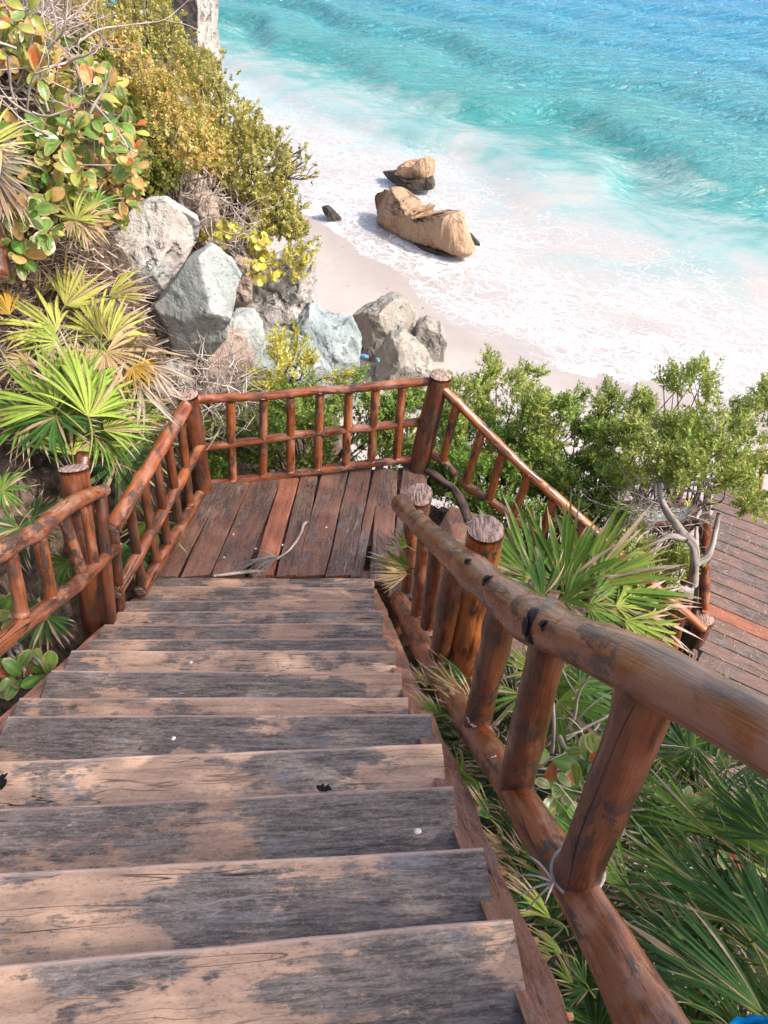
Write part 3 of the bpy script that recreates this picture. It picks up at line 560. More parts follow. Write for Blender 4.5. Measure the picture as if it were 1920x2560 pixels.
# swell: crests lie along the shore, with slack and wobble
wob = vfbm(Pn*[.05, .04, 1], 1., 3, 1)*7+vfbm(Pn*[.16, .10, 1], 1., 3, 12)*2.4
amp = np.interp(dm, [-12, -3, 1, 4, 20, 60, 300], [0., .015, .12, .24, .11, .10, .10])
ph = (dm+wob)/5.6*2*np.pi
sw = (np.sin(ph)+.35*np.sin(2*ph+.9))*(.55+.9*np.clip(vfbm(Pn*[.10, .14, 1], 1., 3, 22)+.35, 0, 1))
Pw = np.stack([X+.25*Y, Y, X*0], 1)
ch = vfbm(Pw*[.22, .85, 1], 1., 5, 31, .55)+.55*vfbm(Pw*[.5, 2.1, 1], 1., 4, 37, .6)
Z = amp*sw*1.2 + ch*np.interp(dm, [-12, -4, 3, 12, 80, 300], [.02, .04, .11, .17, .30, .6])
def m_sea():
    s = NT('sea_water'); pos = s.n('ShaderNodeNewGeometry').outputs['Position']; t_ = s.attr('t', 'Fac'); d_ = s.attr('dm', 'Fac')
    q = s.attr('uvw')                                  # along shore, out to sea
    cl = s.noise(s.scale(q, (.30, .34, 1)), 1, 6, .58, .9)           # drifting sand clouds
    cl2 = s.noise(s.scale(q, (1.1, 1.5, 1)), 1, 6, .62, .6)
    tt = s.math('ADD', d_, s.math('ADD', s.math('MULTIPLY', s.math('SUBTRACT', cl, .5), 15.), s.math('MULTIPLY', s.math('SUBTRACT', cl2, .5), 3.)))
    f = s.mr(tt, -14, 46, 0, 1, False)
    k = lambda m: (m+14)/60
    c = s.ramp(f, [(k(-14), (.345, .30, .275)), (k(-8), (.385, .34, .315)), (k(-4.), (.42, .375, .345)), (k(-2.), (.37, .38, .355)), (k(.6), (.25, .37, .35)), (k(4.), (.06, .265, .25)), (k(10), (.065, .30, .32)), (k(20), (.06, .30, .42)), (k(44), (.05, .27, .49))])
    # lace of foam on the wash
    dist = s.n('ShaderNodeTexNoise', {'Vector': s.scale(q, (1.5, 1.5, 1)), 'Scale': 1., 'Detail': 4.}).outputs['Color']
    qq = s.n('ShaderNodeVectorMath', {0: s.scale(q, (1.0, 1.55, 1)), 1: s.scale(dist, (1.6, 1.6, 0))}, operation='ADD').outputs[0]
    v1 = s.n('ShaderNodeTexVoronoi', {'Vector': qq, 'Scale': 1.75}, feature='DISTANCE_TO_EDGE').outputs['Distance']
    v2 = s.n('ShaderNodeTexVoronoi', {'Vector': qq, 'Scale': 4.6}, feature='DISTANCE_TO_EDGE').outputs['Distance']
    fr = s.noise(s.scale(q, (9, 14, 1)), 1, 5, .7)
    big = s.noise(s.scale(q, (.35, .5, 1)), 1, 4, .6, .5)
    wid = s.math('MULTIPLY', s.attr('foam', 'Fac'), s.mr(big, .34, .62, .1, 1.15))
    thr = s.math('MULTIPLY', wid, s.math('ADD', .03, s.math('MULTIPLY', fr, .13)))
    l1 = s.math('SUBTRACT', 1., s.math('DIVIDE', v1, s.math('ADD', thr, .0005)), clamp=True)
    l2 = s.math('MULTIPLY', s.math('SUBTRACT', 1., s.math('DIVIDE', v2, s.math('ADD', thr, .0005)), clamp=True), .75)
    lace = s.math('MAXIMUM', s.mr(l1, .0, .55), s.mr(l2, .0, .6, 0, .8))
    # torn streaks on the back of the breaker
    stn = s.noise(s.scale(q, (.75, 3.6, 1)), 1, 7, .72, .5)
    lace = s.math('MAXIMUM', lace, s.math('MULTIPLY', s.attr('streak', 'Fac'), s.mr(stn, .53, .66)))
    veil = s.math('MULTIPLY', s.mr(s.noise(s.scale(q, (1.2, 2.4, 1)), 1, 6, .7, .8), .45, .66), s.math('MULTIPLY', s.attr('foam', 'Fac'), .30)); c = s.mix(veil, c, (.50, .475, .46))
    c = s.mix(lace, c, (.60, .60, .61))
    r1 = s.math('SUBTRACT', 1., s.math('ABSOLUTE', s.math('MULTIPLY', s.math('SUBTRACT', s.noise(s.scale(pos, (.8, 2.6, 1)), 1, 5, .6, .5), .5), 3.2))); r2 = s.noise(s.scale(pos, (6, 14, 1)), 1, 4, .6)
    hh = s.math('ADD', s.math('MULTIPLY', r1, s.mr(d_, -3, 14, .0, .75)), s.math('MULTIPLY', r2, s.mr(d_, -3, 14, .01, .16)))
    s.b.inputs['IOR'].default_value = 1.33
    return s.fin(c, s.math('ADD', .10, s.math('MULTIPLY', lace, .6)), s.bump(hh, .30, 1.), .8)
M['sea'] = m_sea()
foam = np.interp(t, [-.12, .0, .05, .30, .50, .70, 1.0], [0, .5, 1.35, 1.2, .65, .2, 0.])
streak = np.interp(dm, [-9, -4, 0, 6, 14, 25], [0., .1, .32, .36, .2, .0])
streak = streak*np.clip(.5-sw*.5, 0.15, 1)
me = mesh('sea', np.stack([X, Y, Z], 1), grid_faces(len(us), len(vs))[:, ::-1], M['sea'], True, {'t': t, 'dm': dm, 'foam': foam, 'streak': streak, 'uvw': Pn})
if me.polygons[0].normal.z < 0: me.flip_normals()
struct(obj('sea', me))
# ================================================================== rocks
import bmesh
def m_rock(name, c1, c2, c3, dark=(.05, .05, .045), sc=1., pit=0., flute=False, rough=.85, pitsc=9.):
    s = NT(name); v = s.n('ShaderNodeTexCoord').outputs['Object']
    vv = s.scale(v, (7*sc, 7*sc, 1.1*sc)) if flute else s.scale(v, (sc, sc, sc))
    a = s.noise(s.scale(v, (2.2*sc,)*3), 1, 5, .6, .4); b = s.noise(vv, 4., 6, .68, .3); f = s.noise(s.scale(v, (26*sc,)*3), 1, 5, .7)
    c = s.mix(s.mr(a, .35, .65), c1, c2); c = s.mix(s.mr(b, .5, .72), c, c3)
    c = s.mix(s.math('MULTIPLY', s.mr(f, .54, .70), .6), c, dark)
    wv0 = s.n('ShaderNodeVectorMath', {0: s.scale(v, (sc*1.1,)*3), 1: s.scale(s.n('ShaderNodeTexNoise', {'Vector': v, 'Scale': 4.*sc, 'Detail': 5.}).outputs['Color'], (.55,)*3)}, operation='ADD').outputs[0]
    ck = s.n('ShaderNodeTexVoronoi', {'Vector': wv0, 'Scale': 1.9}, feature='DISTANCE_TO_EDGE').outputs['Distance']; ckm = s.math('MULTIPLY', s.mr(ck, .0, .016, 1, 0), s.mr(a, .52, .62)); c = s.mix(s.math('MULTIPLY', ckm, .6), c, dark)
    stn = s.noise(s.scale(v, (5*sc, 5*sc, 1.2*sc)), 1, 5, .7, .5); c = s.mix(s.math('MULTIPLY', s.mr(stn, .5, .7), .5), c, tuple(x*.55 for x in c1))
    h = s.math('SUBTRACT', s.math('ADD', s.math('MULTIPLY', b, .8), s.math('MULTIPLY', f, .5)), s.math('MULTIPLY', ckm, .6))
    if pit:
        wv_ = s.n('ShaderNodeVectorMath', {0: s.scale(v, (sc, sc, sc*.6)), 1: s.scale(s.n('ShaderNodeTexNoise', {'Vector': v, 'Scale': 6., 'Detail': 4.}).outputs['Color'], (.25,)*3)}, operation='ADD').outputs[0]
        vo = s.n('ShaderNodeTexVoronoi', {'Vector': wv_, 'Scale': pitsc}, feature='SMOOTH_F1').outputs['Distance']
        pm = s.mr(s.noise(s.scale(v, (3*sc,)*3), 1, 3), .4, .55)
        p = s.math('MULTIPLY', s.mr(vo, .12, .42, 1, 0), pm)
        h = s.math('SUBTRACT', h, s.math('MULTIPLY', p, pit)); c = s.mix(s.math('MULTIPLY', p, .6), c, tuple(x*.45 for x in c1))
    return s.fin(c, rough, s.bump(h, .06/sc, .9), .25)
M['rock_grey'] = m_rock('grey_green_limestone', (.37, .41, .39), (.47, .47, .445), (.64, .63, .60), (.08, .09, .085))
M['rock_pink'] = m_rock('pinkish_limestone', (.54, .46, .42), (.43, .45, .43), (.68, .64, .60), (.09, .09, .08), 1., .8)
M['rock_rough'] = m_rock('pitted_limestone', (.46, .42, .39), (.54, .50, .46), (.68, .64, .60), (.06, .05, .045), 1., 1.6, False, .9, 7.)
M['rock_blue'] = m_rock('blue_grey_limestone', (.28, .33, .335), (.36, .40, .40), (.52, .545, .545), (.06, .07, .07), 1., .7)
M['rock_beach'] = m_rock('grey_brown_limestone', (.34, .30, .255), (.36, .36, .325), (.52, .45, .40), (.045, .045, .04), .7, .5)
M['rock_tan'] = m_rock('tan_sandstone', (.50, .325, .21), (.56, .385, .26), (.48, .27, .11), (.12, .07, .04), .5, 0, True)
M['rock_dark'] = m_rock('wet_black_rock', (.035, .028, .025), (.07, .055, .045), (.20, .15, .11), (.012, .010, .01), .8, .6, False, .45)
M['rock_earth'] = m_rock('brown_pink_rock', (.40, .29, .235), (.46, .36, .30), (.55, .46, .40), (.10, .075, .06), 1.2, .6)
_ico = {}
def ico(n):
    if n not in _ico:
        bm = bmesh.new(); bmesh.ops.create_icosphere(bm, subdivisions=n, radius=1); bm.verts.ensure_lookup_table()
        _ico[n] = (np.array([v.co[:] for v in bm.verts]), np.array([[v.index for v in f.verts] for f in bm.faces])); bm.free()
    return _ico[n]
def rock_mesh(poly, Y, th, mat, seed=0, planes=9, amp=.05, fsc=3., sub=6, box=.62, ridge=.5, flute=0., cuts=None, down=0., lean=0.):
    """boulder whose profile seen from the landing side is poly (photo points) standing at distance Y; th = half depth"""
    if np.ndim(Y):                                # Y = (ground point, ground point): an upright plane on the slant
        p0_, p1_ = Y; tdir = nrm_(np.array([p1_[0]-p0_[0], p1_[1]-p0_[1], 0])); pts = np.array([atp(x, y, p0_, p1_) for x, y in poly])
    else: tdir = np.array([1., 0, 0]); pts = np.array([aty(x, y, Y) for x, y in poly])
    c = pts.mean(0); ndir = np.array([-tdir[1], tdir[0], 0]); B_ = np.stack([tdir, ndir, [0, 0, 1.]], 1)
    q = (pts-c)@B_; ang = np.arctan2(q[:, 2], q[:, 0]); rad = np.hypot(q[:, 0], q[:, 2]); o = np.argsort(ang); ang, rad = ang[o], rad[o]
    # boundary radius by straight segments
    aa = np.linspace(-np.pi, np.pi, 721); px = np.r_[rad*np.cos(ang)]; pz = np.r_[rad*np.sin(ang)]
    an = np.r_[ang[-1]-2*np.pi, ang, ang[0]+2*np.pi]; X_ = np.r_[px[-1], px, px[0]]; Z_ = np.r_[pz[-1], pz, pz[0]]
    rr = np.zeros(721)
    for i, a in enumerate(aa):
        k = np.searchsorted(an, a)-1; k = min(max(k, 0), len(an)-2)
        x1, z1, x2, z2 = X_[k], Z_[k], X_[k+1], Z_[k+1]; dx, dz = np.cos(a), np.sin(a)
        den = dx*(z2-z1)-dz*(x2-x1); rr[i] = (x1*(z2-z1)-z1*(x2-x1))/den if abs(den) > 1e-9 else np.hypot(x1, z1)
    D, F = ico(sub)
    th_ = np.arctan2(D[:, 2], D[:, 0]); rho = np.hypot(D[:, 0], D[:, 2])
    Rb = np.interp(th_, aa, rr)
    k = rho**box
    V = np.stack([np.cos(th_)*Rb*k, D[:, 1]*th*(1.0), np.sin(th_)*Rb*k], 1)
    size = rad.mean(); r0 = np.random.default_rng(seed)
    cl = []
    for _ in range(planes):
        n = r0.normal(size=3); n[1] = -abs(n[1])*2.2-.9; n[2] += .35; n /= np.linalg.norm(n); cl.append((n, r0.uniform(.5, .8)))
    for n in (cuts or []): n_ = np.array(n[:3], float); cl.append((n_/np.linalg.norm(n_), n[3]))
    for n, f in cl:
        d = V@n; h = d.max()*f; over = (d > h) & (V[:, 1] < th*.2)
        V[over] -= np.outer((d[over]-h)*.985, n)
    nrm = V/np.linalg.norm(V, axis=1)[:, None]
    W = V+c
    S_ = W.copy(); S_[:, 2] *= (.25 if flute else 1.)
    nz = vfbm(S_, fsc, 6, seed+1, .55); rg = .25-np.abs(vfbm(S_, fsc*.8, 4, seed+2))
    V = V+nrm*((nz*(1-ridge)+rg*ridge)*amp*2)[:, None]
    if flute:
        V = V+nrm*((.2-np.abs(vfbm(S_*[1, 1, .3], fsc*1.6, 3, seed+5)))*flute)[:, None]
    if down:  # let the foot run into the ground
        low = V[:, 2] < np.quantile(V[:, 2], .22); V[low, 2] -= down
    V = V@B_.T
    me = mesh('rock', V, F, M[mat], True)
    return me, c
def rock(name, poly, Y, th, mat, label, cat='rock', group=None, **k):
    me, c = rock_mesh(poly, Y, th, mat, **k); o = obj(name, me); o.location = c; tag(o, label, cat, group); return o
B1 = 'boulder'
rock(B1, [(300,450),(345,445),(385,468),(422,495),(420,528),(402,560),(378,590),(348,640),(325,670),(298,652),(268,637),(235,604),(203,588),(194,545),(213,513),(258,498),(275,468)], 6.45, .50, 'rock_pink', 'large pale pink-grey boulder with a pitted lower edge, uphill of the pointed rock', cat='boulder', seed=3, planes=9, amp=.05, fsc=4.2, ridge=.6, cuts=[(.05,-.9,.6,.55),(.7,-.7,.1,.6),(-.6,-.7,-.1,.6)], sub=6, box=.42)
rock(B1, [(447,543),(470,555),(500,583),(517,610),(507,640),(503,680),(474,732),(442,768),(400,772),(368,757),(328,722),(313,690),(335,658),(370,618),(400,575)], 5.95, .45, 'rock_grey', 'smooth grey-green boulder with a pointed top beside the rough block', cat='boulder', seed=8, planes=8, amp=.04, fsc=4.2, ridge=.6, cuts=[(-.35,-.9,.30,.5),(.6,-.7,.35,.55),(.1,-.8,-.5,.6)], down=.1, box=.42)
rock(B1, [(556,578),(600,560),(640,542),(678,528),(682,580),(675,640),(672,690),(640,722),(610,738),(568,717),(533,687),(524,640),(538,600)], 8.2, .5, 'rock_rough', 'tall pitted limestone block topped with yellow shrubs at the edge of the sand', cat='boulder', seed=5, planes=4, amp=.10, fsc=5.5, ridge=.7, cuts=[(.05,-1,.1,.7)], sub=6, box=.5)
rock(B1, [(512,728),(570,733),(622,733),(682,768),(722,820),(742,850),(640,870),(560,870),(530,825),(515,770)], 7.3, .45, 'rock_blue', 'blue-grey slab boulder with a flat sloping top behind the yellow-green sprig', cat='boulder', seed=12, planes=3, amp=.03, cuts=[(.2,-.55,.8,.5),(.6,-.7,-.1,.7)], down=.3)
rock(B1, [(640,690),(668,664),(690,690),(722,706),(760,708),(777,735),(778,800),(765,838),(720,845),(690,800),(640,760),(635,720)], 8.0, .5, 'rock_blue', 'grey weathered boulder with a squared right edge standing over the sand', cat='boulder', seed=17, planes=5, amp=.06, fsc=4.5, cuts=[(.2,-.9,.3,.7)], down=.4, box=.5)
rock(B1, [(455,735),(500,690),(545,690),(570,725),(560,765),(520,775),(470,770)], 6.9, .35, 'rock_grey', 'low grey rock wedged between the pointed boulder and the blue-grey slab', cat='boulder', seed=71, planes=8, amp=.05, fsc=4.5, box=.45)
rock(B1, [(195,600),(240,625),(300,665),(320,700),(300,735),(240,720),(200,670)], 6.2, .3, 'rock_pink', 'pale rock under the large pink-grey boulder, half buried in dry stems', cat='boulder', seed=73, planes=8, amp=.05, fsc=4.5, box=.45)
rock(B1, [(505,560),(540,570),(545,640),(525,680),(500,660),(512,610)], 7.6, .3, 'rock_earth', 'narrow brown rock in the cleft between the pointed boulder and the pitted block', cat='boulder', seed=74, planes=8, amp=.05, fsc=4.5, box=.45)
rock(B1, [(478,722),(522,735),(545,800),(560,880),(480,890),(440,820),(452,752)], 6.6, .4, 'rock_earth', 'purplish brown boulder face half hidden by bare twigs behind the left corner post', cat='boulder', seed=19, planes=4, amp=.05, down=.2)
rock(B1, [(330,800),(365,782),(402,800),(415,850),(400,900),(345,890),(325,850)], 5.9, .22, 'rock_pink', 'small white-pink rock among dead palm leaves behind the left corner post', cat='boulder', seed=23, planes=5, amp=.04)
rock(B1, [(388,372),(420,378),(440,400),(435,430),(405,428),(382,405)], 8.1, .22, 'rock_earth', 'pinkish brown rock under the golden shrub, upper of two', cat='boulder', seed=29, planes=6, amp=.04, sub=5)
rock(B1, [(385,430),(430,420),(470,440),(478,475),(440,490),(395,470)], 8.0, .25, 'rock_earth', 'wrinkled pink-brown rock uphill of the round-leaved creeper', cat='boulder', seed=31, planes=5, amp=.06, sub=5)
rock(B1, [(20,715),(80,705),(92,740),(60,762),(18,752)], 5.25, .15, 'rock_blue', 'small blue-grey stone under the yellow fan palm at the left edge', cat='boulder', seed=37, planes=6, amp=.02, sub=5)
rock(B1, [(60,655),(110,665),(120,700),(70,700),(40,680)], 5.6, .15, 'rock_pink', 'small pale stone among dry leaves above the yellow fan palm', cat='boulder', seed=38, planes=6, amp=.02, sub=5)
rock('cliff', [(300,-140),(430,-160),(452,-40),(448,30),(449,105),(452,150),(440,185),(380,150),(368,90),(345,40),(290,10)], 15.2, 1.6, 'rock_rough', 'grey craggy cliff face at the top dropping to the water', cat='cliff', seed=41, planes=3, amp=.42, fsc=1.3, ridge=.75, sub=6, box=.5, down=5.)
rock(B1, [(380,205),(402,215),(412,245),(408,262),(392,250)], 8.9, .2, 'rock_blue', 'small blue-grey rock showing between the golden and yellow-green shrubs', cat='boulder', seed=43, planes=4, amp=.03, sub=5)
YB = 15.4
rock('beach_rock', [(764,690),(790,672),(822,655),(850,648),(880,658),(902,690),(918,722),(905,760),(875,792),(830,800),(798,788),(784,742)], YB, .95, 'rock_beach', 'largest grey-brown rock of the cluster on the sand beside the cliff', seed=51, planes=5, amp=.16, fsc=1.6, cuts=[(.6,-.7,.3,.62),(-.75,-.6,.2,.7)], down=.25)
rock('beach_rock', [(903,708),(922,692),(940,696),(947,712),(955,708),(966,735),(957,768),(935,782),(905,765),(896,730)], YB-.1, .5, 'rock_beach', 'jagged tan rock at the right end of the beach rock cluster', seed=54, planes=4, amp=.12, fsc=2.4, down=.2)
rock('beach_rock', [(805,785),(845,728),(868,722),(895,745),(922,772),(944,805),(935,835),(890,845),(840,835),(815,805)], YB-1.3, .7, 'rock_beach', 'low ridged grey rock in front of the beach rock cluster, above the back railing', seed=57, planes=5, amp=.14, fsc=1.9, cuts=[(-.7,-.6,.3,.6)], down=.25)
rock('beach_rock', [(880,848),(915,845),(925,865),(900,885),(878,875)], YB-2.4, .4, 'rock_dark', 'dark ridged rock seen through the back railing near the right corner post', seed=58, planes=5, amp=.06, sub=5)
YT = (atz(808, 452, .25), atz(1012, 556, .15))
tan_poly = [(806,432),(812,418),(828,412),(838,415),(850,406),(862,414),(876,428),(885,441),(900,452),(908,447),(914,460),(922,448),(928,462),(945,462),(965,456),(985,458),(996,474),(1002,500),(1011,525),(1019,546),(1005,554),(975,547),(940,533),(900,520),(860,503),(828,480),(810,455)]
rt_ = thing('sea_rock', atz(915, 525, .2), 'long tan fluted rock lying at the edge of the wash, largest of the sea rocks', 'rock')
me, c = rock_mesh(tan_poly, YT, .42, 'rock_tan', seed=61, planes=2, amp=.06, fsc=2.2, ridge=.4, flute=.24, sub=7, box=.35, down=.0); o = obj('stone', me); o.location = c; o.parent = rt_; o.matrix_parent_inverse = Matrix.Translation(-rt_.location)
me, c = rock_mesh([(812,468),(840,484),(900,514),(960,542),(1005,549),(1012,558),(970,558),(900,535),(850,514),(818,488)], (YT[0]-[.06, .16, 0], YT[1]-[.06, .16, 0]), .32, 'rock_dark', seed=62, planes=3, amp=.05, sub=5); o = obj('wet_base', me); o.location = c; o.parent = rt_; o.matrix_parent_inverse = Matrix.Translation(-rt_.location)
YS = (atz(822, 380, .2), atz(934, 410, .2))
rs = thing('sea_rock', atz(895, 400, .2), 'small tan rock on a black wet base, farther out than the long tan rock', 'rock')
for nm, poly, yy, th, mt, kw in (('stone', [(856,372),(866,358),(882,348),(900,350),(916,339),(928,350),(932,362),(929,386),(908,394),(882,392),(866,388)], (YS[0]+[0, .25, 0], YS[1]+[0, .25, 0]), .5, 'rock_tan', dict(seed=66, planes=3, amp=.07, fsc=2.4, flute=.2, box=.5)), ('wet_base', [(820,373),(845,370),(868,380),(890,386),(925,384),(932,395),(936,409),(905,405),(870,400),(838,390)], YS, .6, 'rock_dark', dict(seed=67, planes=3, amp=.08, fsc=3))):
    me, c = rock_mesh(poly, yy, th, mt, **kw); o = obj(nm, me); o.location = c; o.parent = rs; o.matrix_parent_inverse = Matrix.Translation(-rs.location)
rock('sea_rock', [(695,448),(707,444),(722,458),(738,474),(735,482),(718,474),(700,460)], 23.3, .3, 'rock_dark', 'tiny dark brown rock in the foam left of the long tan rock', seed=68, planes=3, amp=.05, sub=5)
rock('sea_rock', [(1006,500),(1022,508),(1035,524),(1050,548),(1046,560),(1025,556),(1010,540)], 21.6, .3, 'rock_dark', 'low wet black rock at the right end of the long tan rock', seed=69, planes=3, amp=.07, sub=5)
# loose stones on the slope by the sand: rubble nobody could count
def scatter_stones(name, label_, poly, n, smin, smax, mat, seed):
    r0 = np.random.default_rng(seed); D, F = ico(2); VV, FF = [], []
    for k in range(n):
        x, y = inpoly(poly, r0); p = hit(x, y); s = r0.uniform(smin, smax)*r0.uniform(.5, 1)
        A = np.linalg.qr(r0.normal(size=(3, 3)))[0]
        V = D*(1+.5*vfbm(D, 1.3, 3, k+seed)[:, None])*[1, .8, .6]*s
        FF.append(F+sum(len(v) for v in VV)); VV.append(V@A+p)
    o = obj(name, mesh(name, np.concatenate(VV), np.concatenate(FF), M[mat], False)); o['kind'] = 'stuff'; return o
def hit(x, y):
    r = ray(x, y); tt = np.linspace(1.5, 45, 900); P = C0+np.outer(tt, r)
    i = np.clip(np.searchsorted(xs, P[:, 0]), 1, len(xs)-1); j = np.clip(np.searchsorted(ys, P[:, 1]), 1, len(ys)-1)
    g = gzv.reshape(len(xs), len(ys))[i, j]; k = np.argmax(P[:, 2] < g)
    return P[k] if (P[:, 2] < g).any() else P[-1]
def inpoly(poly, r0):
    P = np.array(poly, float); mn, mx = P.min(0), P.max(0)
    for _ in range(500):
        q = mn+(mx-mn)*r0.random(2); c = False; j = len(P)-1
        for i in range(len(P)):
            if (P[i, 1] > q[1]) != (P[j, 1] > q[1]) and q[0] < (P[j, 0]-P[i, 0])*(q[1]-P[i, 1])/(P[j, 1]-P[i, 1])+P[i, 0]: c = not c
            j = i
        if c: return q
    return P.mean(0)
scatter_stones('rubble', '', [(300,400),(480,400),(560,480),(520,600),(440,540),(330,430)], 90, .02, .09, 'rock_earth', 5)
scatter_stones('rubble', '', [(0,580),(280,600),(330,760),(150,760),(0,700)], 70, .02, .07, 'rock_earth', 6)
scatter_stones('rubble', '', [(770,740),(850,800),(880,840),(780,850),(740,840)], 60, .04, .16, 'rock_pink', 7)
scatter_stones('rubble', '', [(800,420),(820,470),(900,525),(1000,558),(1040,560),(1020,575),(890,540),(800,480)], 26, .03, .12, 'rock_dark', 8)
# ================================================================== plants
def m_leaf(name, rough=.5, trans=.32, spec=.22):
    s = NT(name); c = s.attr('col', 'Color'); g = s.n('ShaderNodeNewGeometry')
    oi = s.n('ShaderNodeObjectInfo').outputs['Random']
    v = s.noise(g.outputs['Position'], 40., 3); c2 = s.mix(s.math('MULTIPLY', s.mr(v, .35, .65), .35), c, s.mix(.5, c, (0, 0, 0)))
    s.fin(c2, rough, None, spec)
    tr = s.n('ShaderNodeBsdfTranslucent', {'Color': s.mix(.35, c, (.35, .45, .04))})
    mx = s.n('ShaderNodeMixShader', {0: trans}); s.t.links.new(s.b.outputs[0], mx.inputs[1]); s.t.links.new(tr.outputs[0], mx.inputs[2]); s.t.links.new(mx.outputs[0], s.out.inputs[0])
    return s.m
M['leaf'] = m_leaf('leaf'); M['leaf_gloss'] = m_leaf('glossy_leaf', .3, .28, .5); M['dry'] = m_leaf('dry_leaf', .8, .2, .15)
def nrm(v): v = np.asarray(v, float); return v/np.linalg.norm(v)
def frame(d, up):                                        # columns X, Y(=d), Z(~up)
    d = nrm(d); z = np.asarray(up, float)-d*np.dot(up, d); z = nrm(z) if np.linalg.norm(z) > 1e-4 else nrm(np.cross(d, [1, .3, .2])); return np.stack([np.cross(d, z), d, z], 1)
# ---- fan leaf of a palm: petiole along +Y, blades fanned in XY, upper side +Z
def fan(seed, nb=26, span=118, L=.62, w=.036, pet=.35, droop=.18, lift=.16, pal='green', dry=.10, tdry=.16):
    r0 = np.random.default_rng(seed); V, F, Cc = [], [], []
    PAL = {'green': ((.20, .31, .045), (.08, .20, .032)), 'bright': ((.42, .50, .09), (.20, .33, .05)), 'yellow': ((.60, .56, .16), (.42, .46, .09)), 'deep': ((.075, .17, .034), (.028, .09, .028)), 'dark': ((.035, .085, .022), (.014, .046, .016)), 'tan': ((.50, .34, .16), (.52, .38, .22)), 'dead': ((.42, .33, .26), (.50, .42, .36)), 'brown': ((.24, .16, .11), (.34, .24, .17)), 'orange': ((.55, .34, .06), (.50, .26, .06))}  # deep and dark greens also carry shade in the leaf colour
    c0, c1 = map(np.array, PAL[pal]); tipc = np.array((.58, .44, .34)); tipb = np.array((.46, .27, .09))
    ns = 8; dth = 2*R(span)/(nb-1)
    for i in range(nb):
        th = -R(span)+dth*i+r0.normal()*.06; edge = abs(2*i/(nb-1)-1)
        Li = L*(1-.30*edge**2)*r0.uniform(.74, 1.1); dr = droop*r0.uniform(.5, 1.7)+edge*droop*.5; lf = lift*r0.uniform(.5, 1.4)
        dirv = np.array([math.sin(th), math.cos(th), 0]); sid = np.array([math.cos(th), -math.sin(th), 0]); tw = r0.normal()*.35; swv = r0.normal()*.11
        isdry = r0.random() < dry; v = r0.uniform(.72, 1.25); tp = tdry*r0.uniform(.5, 2.); kink = r0.uniform(.5, .95) if r0.random() < .26 else 9
        b0 = len(V)
        for k in range(ns):
            s = (k/(ns-1)); ww = min(2*s*Li*math.tan(dth/2)*1.08+.002, w*(1-max(0, (s-.30)/.70)**1.5)+.0006)
            z = lf*s*Li-dr*Li*s**2.2; yb = s*Li
            if s > kink: z -= (s-kink)*Li*.9; yb -= (s-kink)*Li*.45
            c = np.array([0, pet, 0])+dirv*yb+np.array([0, 0, z])+sid*swv*s*s*Li
            ax = sid*math.cos(tw*s)+np.array([0, 0, 1])*math.sin(tw*s)
            V += [c-ax*ww*.5+[0, 0, ww*.22], c, c+ax*ww*.5+[0, 0, ww*.22]]
            col = (c0*(1-s)+c1*s)*v
            if s < .12: col = col*.6+np.array((.42, .42, .10))*.4
            if isdry: col = (np.array(PAL['tan'][0])*(1-s)+tipc*s)*r0.uniform(.7, 1.1)
            u = (s-(1-tp))/tp
            if u > -.25 and pal != 'dead': col = col*(1-min(1, max(0, u*1.4+.35)))+(tipb if u < .35 else tipc)*min(1, max(0, u*1.4+.35))
            Cc += [col*.9, col*1.1, col*.9]
        for k in range(ns-1):
            a = b0+3*k; F += [[a, a+1, a+4, a+3], [a+1, a+2, a+5, a+4]]
    if pet > 0:
        n_ = 6; b0 = len(V)
        for k in range(n_):
            y = pet*k/(n_-1)*1.02
            for a in range(4):
                V.append(np.array([math.cos(a*1.571)*.008, y, math.sin(a*1.571)*.006-.0+(.04*math.sin(k/(n_-1)*math.pi))])); Cc.append(np.array((.30, .32, .09)) if pal not in ('dead', 'brown') else np.array((.40, .33, .27)))
        for k in range(n_-1):
            for a in range(4): F.append([b0+4*k+a, b0+4*k+(a+1) % 4, b0+4*(k+1)+(a+1) % 4, b0+4*(k+1)+a])
    Cc = np.clip(np.array(Cc), 0, 1); return np.array(V), np.array(F), np.c_[Cc, np.ones(len(Cc))]
_fm = {}
def fan_mesh(pal, var, **k):
    key = (pal, var, tuple(sorted(k.items())))
    if key not in _fm:
        V, F, Cc = fan(var*17+len(pal)*5, pal=pal, **k); _fm[key] = mesh('frond', V, F, M['dry'] if pal in ('dead', 'brown', 'tan') else M['leaf'], True, {'col': Cc})
    return _fm[key]
def frond(parent, hub, tip, pal='green', var=0, up=None, scale=None, pet=.3, **k):
    """fan whose hub and middle blade tip are at these points"""
    hub, tip = np.asarray(hub, float), np.asarray(tip, float); d = tip-hub; Ld = np.linalg.norm(d)
    me = fan_mesh(pal, var, pet=pet, **k); L = k.get('L', .62); sc = Ld/L if scale is None else scale
    ru = np.random.default_rng(int(abs(hub[0]*1000)+abs(hub[2]*770)) % 99999); up = toC(hub)*.45+np.array([0, 0, .8])+ru.normal(size=3)*.38 if up is None else np.asarray(up, float)
    Rm = frame(d, up); o = obj('frond', me, parent)
    mw = np.eye(4); mw[:3, :3] = Rm*sc; mw[:3, 3] = hub-Rm@np.array([0, pet, 0])*sc
    o.matrix_parent_inverse = Matrix.Identity(4)
    par = np.array(parent.location) if parent is not None else np.zeros(3); mw[:3, 3] -= par
    o.matrix_basis = Matrix(mw.tolist()); return o
def palm(label, loc, group=None): return thing('fan_palm', loc, label, 'palm', group)
def fr(p, hx, hy, tx, ty, dh, dt, pal='green', var=0, **k): return frond(p, atd(hx, hy, dh), atd(tx, ty, dt), pal, var, **k)
